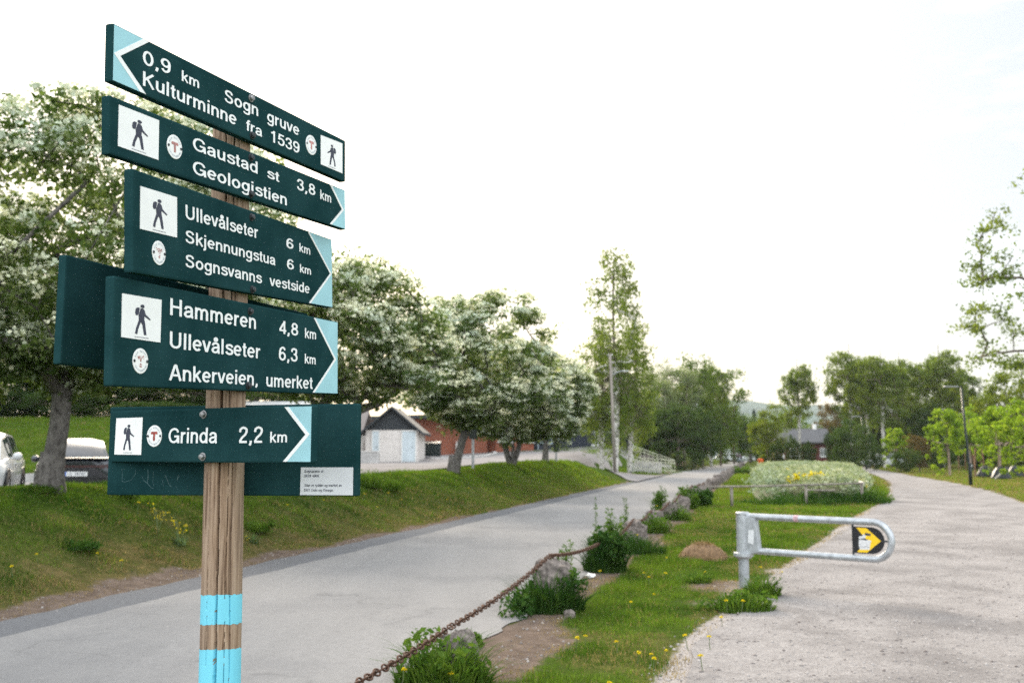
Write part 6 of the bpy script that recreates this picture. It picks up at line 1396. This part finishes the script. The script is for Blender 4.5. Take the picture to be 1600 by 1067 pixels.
weed(1030, 802, .28, .6, 'tallest leafy weeds by the fourth stone', 60, 500, .075, 7, .95)
weed(1056, 812, .45, .36, 'dry grassy tuft at the fifth stone', 420, 420, .06, 2, .6)
weed(1072, 795, .40, .6, 'leafy weeds right after the chain ends', 80, 900, .08, 6, .75)
weed(1092, 790, .55, .5, 'dark leafy weeds before the rail fence', 120, 900, .08, 5, .6, mat=M_WEEDDARK)
weed(1163, 952, .30, .20, 'weed tuft with dandelions at the foot of the barrier post', 420, 420, .045, 0, sx=1.35)
weed(1190, 930, .26, .26, 'dry grass tuft right of the barrier post', 420, 60, .04, 0)
weed(1092, 908, .22, .14, 'small dark grass tuft left of the barrier post', 260, 60, .04, 0)
weed(1366, 783, .7, .42, 'rank grass at the right corner of the flower bed', 700, 500, .09, 4, .7)
weed(1335, 786, .9, .45, 'dark weeds along the front of the flower bed, right half', 600, 700, .09, 0, mat=M_WEEDDARK, sx=1.6)
weed(1240, 787, 1.2, .35, 'dark grass along the front of the flower bed, left half', 700, 300, .08, 0, mat=M_WEEDDARK, sx=2.0)
weed(1158, 740, .9, .6, 'bushy weeds at the far end of the stone row', 200, 700, .12, 0, z=0)
def bank(px, py, tt_guess=None):
    """point of the bank surface seen at a pixel."""
    r = ray(px, py); r = r / r[1]
    for Y in np.arange(6, 60, .05):
        x, z = r[0] * Y, EYE + r[2] * Y
        if z <= float(H(x, Y)): return (x, Y)
    return (r[0] * 20, 20)
for px, py, rad, h, lb in [(575, 760, .5, .42, 'tall grass patch on the bank beside the lower right board'), (610, 765, .5, .36, 'tall grass patch on the bank right of the boards'), (120, 858, .35, .12, 'low green leaf patch on the bank below the thick trunk'), (400, 830, .28, .18, 'leaf rosette on the bank just right of the post'), (195, 775, .25, .13, 'grass tuft at the foot of the thick trunk'), (60, 768, .3, .12, 'grass tuft left of the foot of the thick trunk')]:
    x, y = bank(px, py); weed(px, py, rad, h, lb, 360, 160, .05, 0, xyz=(x, y, 0), mat=M_WEEDDARK if px == 120 else M_WEEDMID)
def cowslip(px, py, h, lb, ros=True, nf=11):
    x, y = bank(px, py); rs = np.random.RandomState(px); r = empty('yellow_flower_plant', (x, y, float(H(x, y)) - .01), lb, 'flowering plant', 'yellow flowering plants on the bank')
    if ros: v, f = ribbons(rs, 34, .10, .26, .04, .9, 5); np_mesh('leaf_rosette', v, f, leafmat('grey_green_leaf', [(.07, .11, .05), (.10, .14, .075)], .3, big=2), r)
    for k in range(3):
        a = k * 2.1; top = np.array([.10 * math.cos(a) * (1 + .3 * k), .05 * math.sin(a), h * (.75 + .12 * k)]); s_o = MB().tube([(0, 0, 0), tuple(top * np.array([.4, .4, .55])), tuple(top)], .005, 5).build('stem', M_STALK, r)
        t_ = .55 + .5 * rs.rand(nf); P = top * t_[:, None] + rs.normal(size=(nf, 3)) * .03; P = np.repeat(P, 4, 0) + rs.normal(size=(nf * 4, 3)) * .007; v, f = leaf_geo(rs, P, .016, .5, .8); np_mesh('flowers', v, f, M_YFLOWER, s_o)
cowslip(280, 852, .42, 'yellow flowering plant with a rosette of grey green leaves left of the post'); cowslip(247, 832, .42, 'slender yellow flower spikes left of the leaf rosette', False, 9)
cowslip(395, 848, .12, 'leaf rosette with few yellow flowers peeping out right of the post', True, 4)

# dandelions
dn = empty('dandelion', (0, 0, 0), 'yellow dandelion in the grass', 'dandelion', 'dandelions in the grass')
MB().tube([(0, 0, 0), (.008, .004, .07), (.01, .0, .13)], .003, 5).build('stem', M_STALK, dn)
rs = np.random.RandomState(3); n = 60; a = rs.rand(n) * 6.28; q = rs.rand(n); P = np.c_[.01 + np.cos(a) * q * .018, np.sin(a) * q * .018, .132 + .008 * (1 - q)]; v, f = leaf_geo(rs, P, .018, 2, .5); np_mesh('flower_head', v, f, M_YFLOWER, dn)
spots = [(722, 985, .28), (735, 990, .20), (627, 1045, .28), (705, 1050, .16), (729, 1048, .06), (940, 892, .2), (955, 842, .42), (998, 835, .3), (1028, 790, .5), (1093, 862, 0), (1035, 895, 0), (915, 992, .0), (948, 1060, .0), (1021, 1028, .0), (1040, 1010, 0), (1220, 890, .02), (1188, 888, .02), (1136, 940, .12), (1157, 938, .2), (1128, 962, .05), (1076, 995, 0), (1110, 997, 0), (1013, 902, 0), (1005, 893, 0), (1104, 890, .02), (1250, 860, 0), (1040, 870, 0), (985, 940, 0), (965, 1000, 0)]
rb = random.Random(6)
for _ in range(5): spots.append((rb.uniform(900, 1150), rb.uniform(880, 1060), 0))
bk = [(108, 750), (122, 756), (190, 892), (215, 800), (60, 880), (605, 780), (625, 790), (700, 790), (730, 770), (840, 745), (860, 752), (900, 745), (880, 738), (930, 750), (790, 760), (760, 742), (568, 782), (590, 800), (505, 790), (450, 800), (430, 765), (470, 770), (150, 880), (20, 905)]
first = True
def put(x, y, z, s):
    global first
    c = dn if first else dup(dn); first = False; c.location = (x, y, z); c.scale = (s, s, s); c.rotation_euler = (rb.uniform(-.2, .2), rb.uniform(-.2, .2), rb.uniform(0, 6))
for px, py, z in spots:
    if z > .05: # taller ones standing in the weed clumps, stem lengthened
        g = ground(px, py, z + .0); put(g[0], g[1], max(0, z - .13), 1.0)
    else: g = ground(px, py, .1); put(g[0], g[1], float(H(g[0], g[1])) - .02, rb.uniform(.8, 1.15))
for px, py in bk: x, y = bank(px, py); put(x, y, float(H(x, y)) - .01, rb.uniform(.9, 1.3))

# hay heap, litter, pebbles
g = ground(1098, 872); hp_ = empty('hay_heap', (g[0], g[1], 0), 'small heap of dry brown cut grass on the verge', 'hay heap')
m = MB(); n = 24; rb = random.Random(12)
prof = [(.36, -.02), (.34, .06), (.27, .15), (.16, .21), (.01, .235)]
m.add([(r_ * (1 + rb.uniform(-.08, .08)) * math.cos(2 * math.pi * k / n) * 1.05, r_ * (1 + rb.uniform(-.08, .08)) * math.sin(2 * math.pi * k / n), z) for r_, z in prof for k in range(n)], [(i * n + k, i * n + (k + 1) % n, (i + 1) * n + (k + 1) % n, (i + 1) * n + k) for i in range(4) for k in range(n)])
m.build('heap', simple('brown_thatch', (.16, .10, .055), .95, var=.4, scale=20), hp_, smooth=True)
rs = np.random.RandomState(13); n = 2600; a = rs.rand(n) * 6.28; q = np.sqrt(rs.rand(n)); P = np.c_[np.cos(a) * q * .37, np.sin(a) * q * .35, .235 * (1 - q ** 2) + .015 * rs.rand(n)]
v, f = leaf_geo(rs, P, .11, 1.2, .06); np_mesh('straw', v, f, leafmat('dry_straw', [(.30, .20, .11), (.22, .14, .075), (.38, .27, .16), (.16, .10, .05)], .15, tcol=(1, 1, .8)), hp_)
g = ground(923, 903); li = empty('paper_litter', (g[0], g[1], .005), 'crumpled white paper lying beside the second weed mound', 'litter'); rb = random.Random(3)
bm = bmesh.new(); bmesh.ops.create_icosphere(bm, subdivisions=2, radius=.06)
for v in bm.verts: v.co *= rb.uniform(.6, 1.25); v.co.z = v.co.z * .5 + .03
me = bpy.data.meshes.new('paper'); bm.to_mesh(me); bm.free(); me.materials.append(M_WHITE); o = bpy.data.objects.new('crumpled_paper', me); COL.objects.link(o); o.parent = li
g = ground(890, 965); o = bpy.data.objects.new('loose_stone', stone_mesh(150, .055, .05, .045, 'loose_stone')); COL.objects.link(o); o.location = (g[0], g[1], .03); tag(o, 'fist sized loose stone in the grass right of the largest stone', 'stone')
rs = np.random.RandomState(15); n = 90000
y = 6.5 + 22 * rs.rand(n) ** 1.5; x = rs.uniform(-.6, .6, n) * 22; u, s = us(x, y); so, dr = soil(x, y); pd = path_sd(x, y)
k = ((pd < .3) & (pd > -9) & (rs.rand(n) < .75)) | ((so > .55) & (pd > 0) & ((u > UR + .15) | (u < UL - .1)) & (rs.rand(n) < .55)); k &= np.abs(x) < .56 * y + .3; x, y, pd = x[k], y[k], pd[k]; n = len(x)
z = np.where(pd < 0, .007, H(x, y) + .002); sz = .0045 + .017 * rs.rand(n) ** 4
oc = np.array([(1, 0, 0), (-1, 0, 0), (0, 1, 0), (0, -1, 0), (0, 0, .7), (0, 0, -.7)]); of = np.array([(0, 2, 4), (2, 1, 4), (1, 3, 4), (3, 0, 4), (2, 0, 5), (1, 2, 5), (3, 1, 5), (0, 3, 5)])
V = np.c_[x, y, z][:, None, :] + oc[None] * sz[:, None, None] * rs.uniform(.6, 1.3, (n, 6, 1)); F = (np.arange(n) * 6)[:, None, None] + of[None]
t = NT('pebble_mix').set(.9, 0, .2); g_ = t.n('ShaderNodeNewGeometry'); t.color(t.ramp(g_.outputs['Random Per Island'], [(0, (.12, .10, .095)), (.4, (.26, .235, .22)), (1, (.38, .35, .33))]))
o = np_mesh('gravel', V.reshape(-1, 3), F.reshape(-1, 3), t.m); tag(o, 'loose grit and pebbles on the path and the bare verge', 'gravel', kind='stuff')
print('objects', len(bpy.data.objects))

# ------------------------------------------------------------------ evening haze
hz = NT('evening_haze'); hz.t.nodes.remove(hz.b); vo = hz.n('ShaderNodeVolumePrincipled'); vo.inputs['Color'].default_value = (.80, .90, 1, 1); vo.inputs['Density'].default_value = .00011; vo.inputs['Anisotropy'].default_value = .2
hz.l(vo.outputs[0], hz.o.inputs['Volume'])
o = MB().box((0, 1450, 84), (6000, 3100, 178)).build('haze', hz.m); tag(o, 'pale evening haze between the trees and the hill', 'haze', kind='stuff')
SC.cycles.volume_bounces = 0
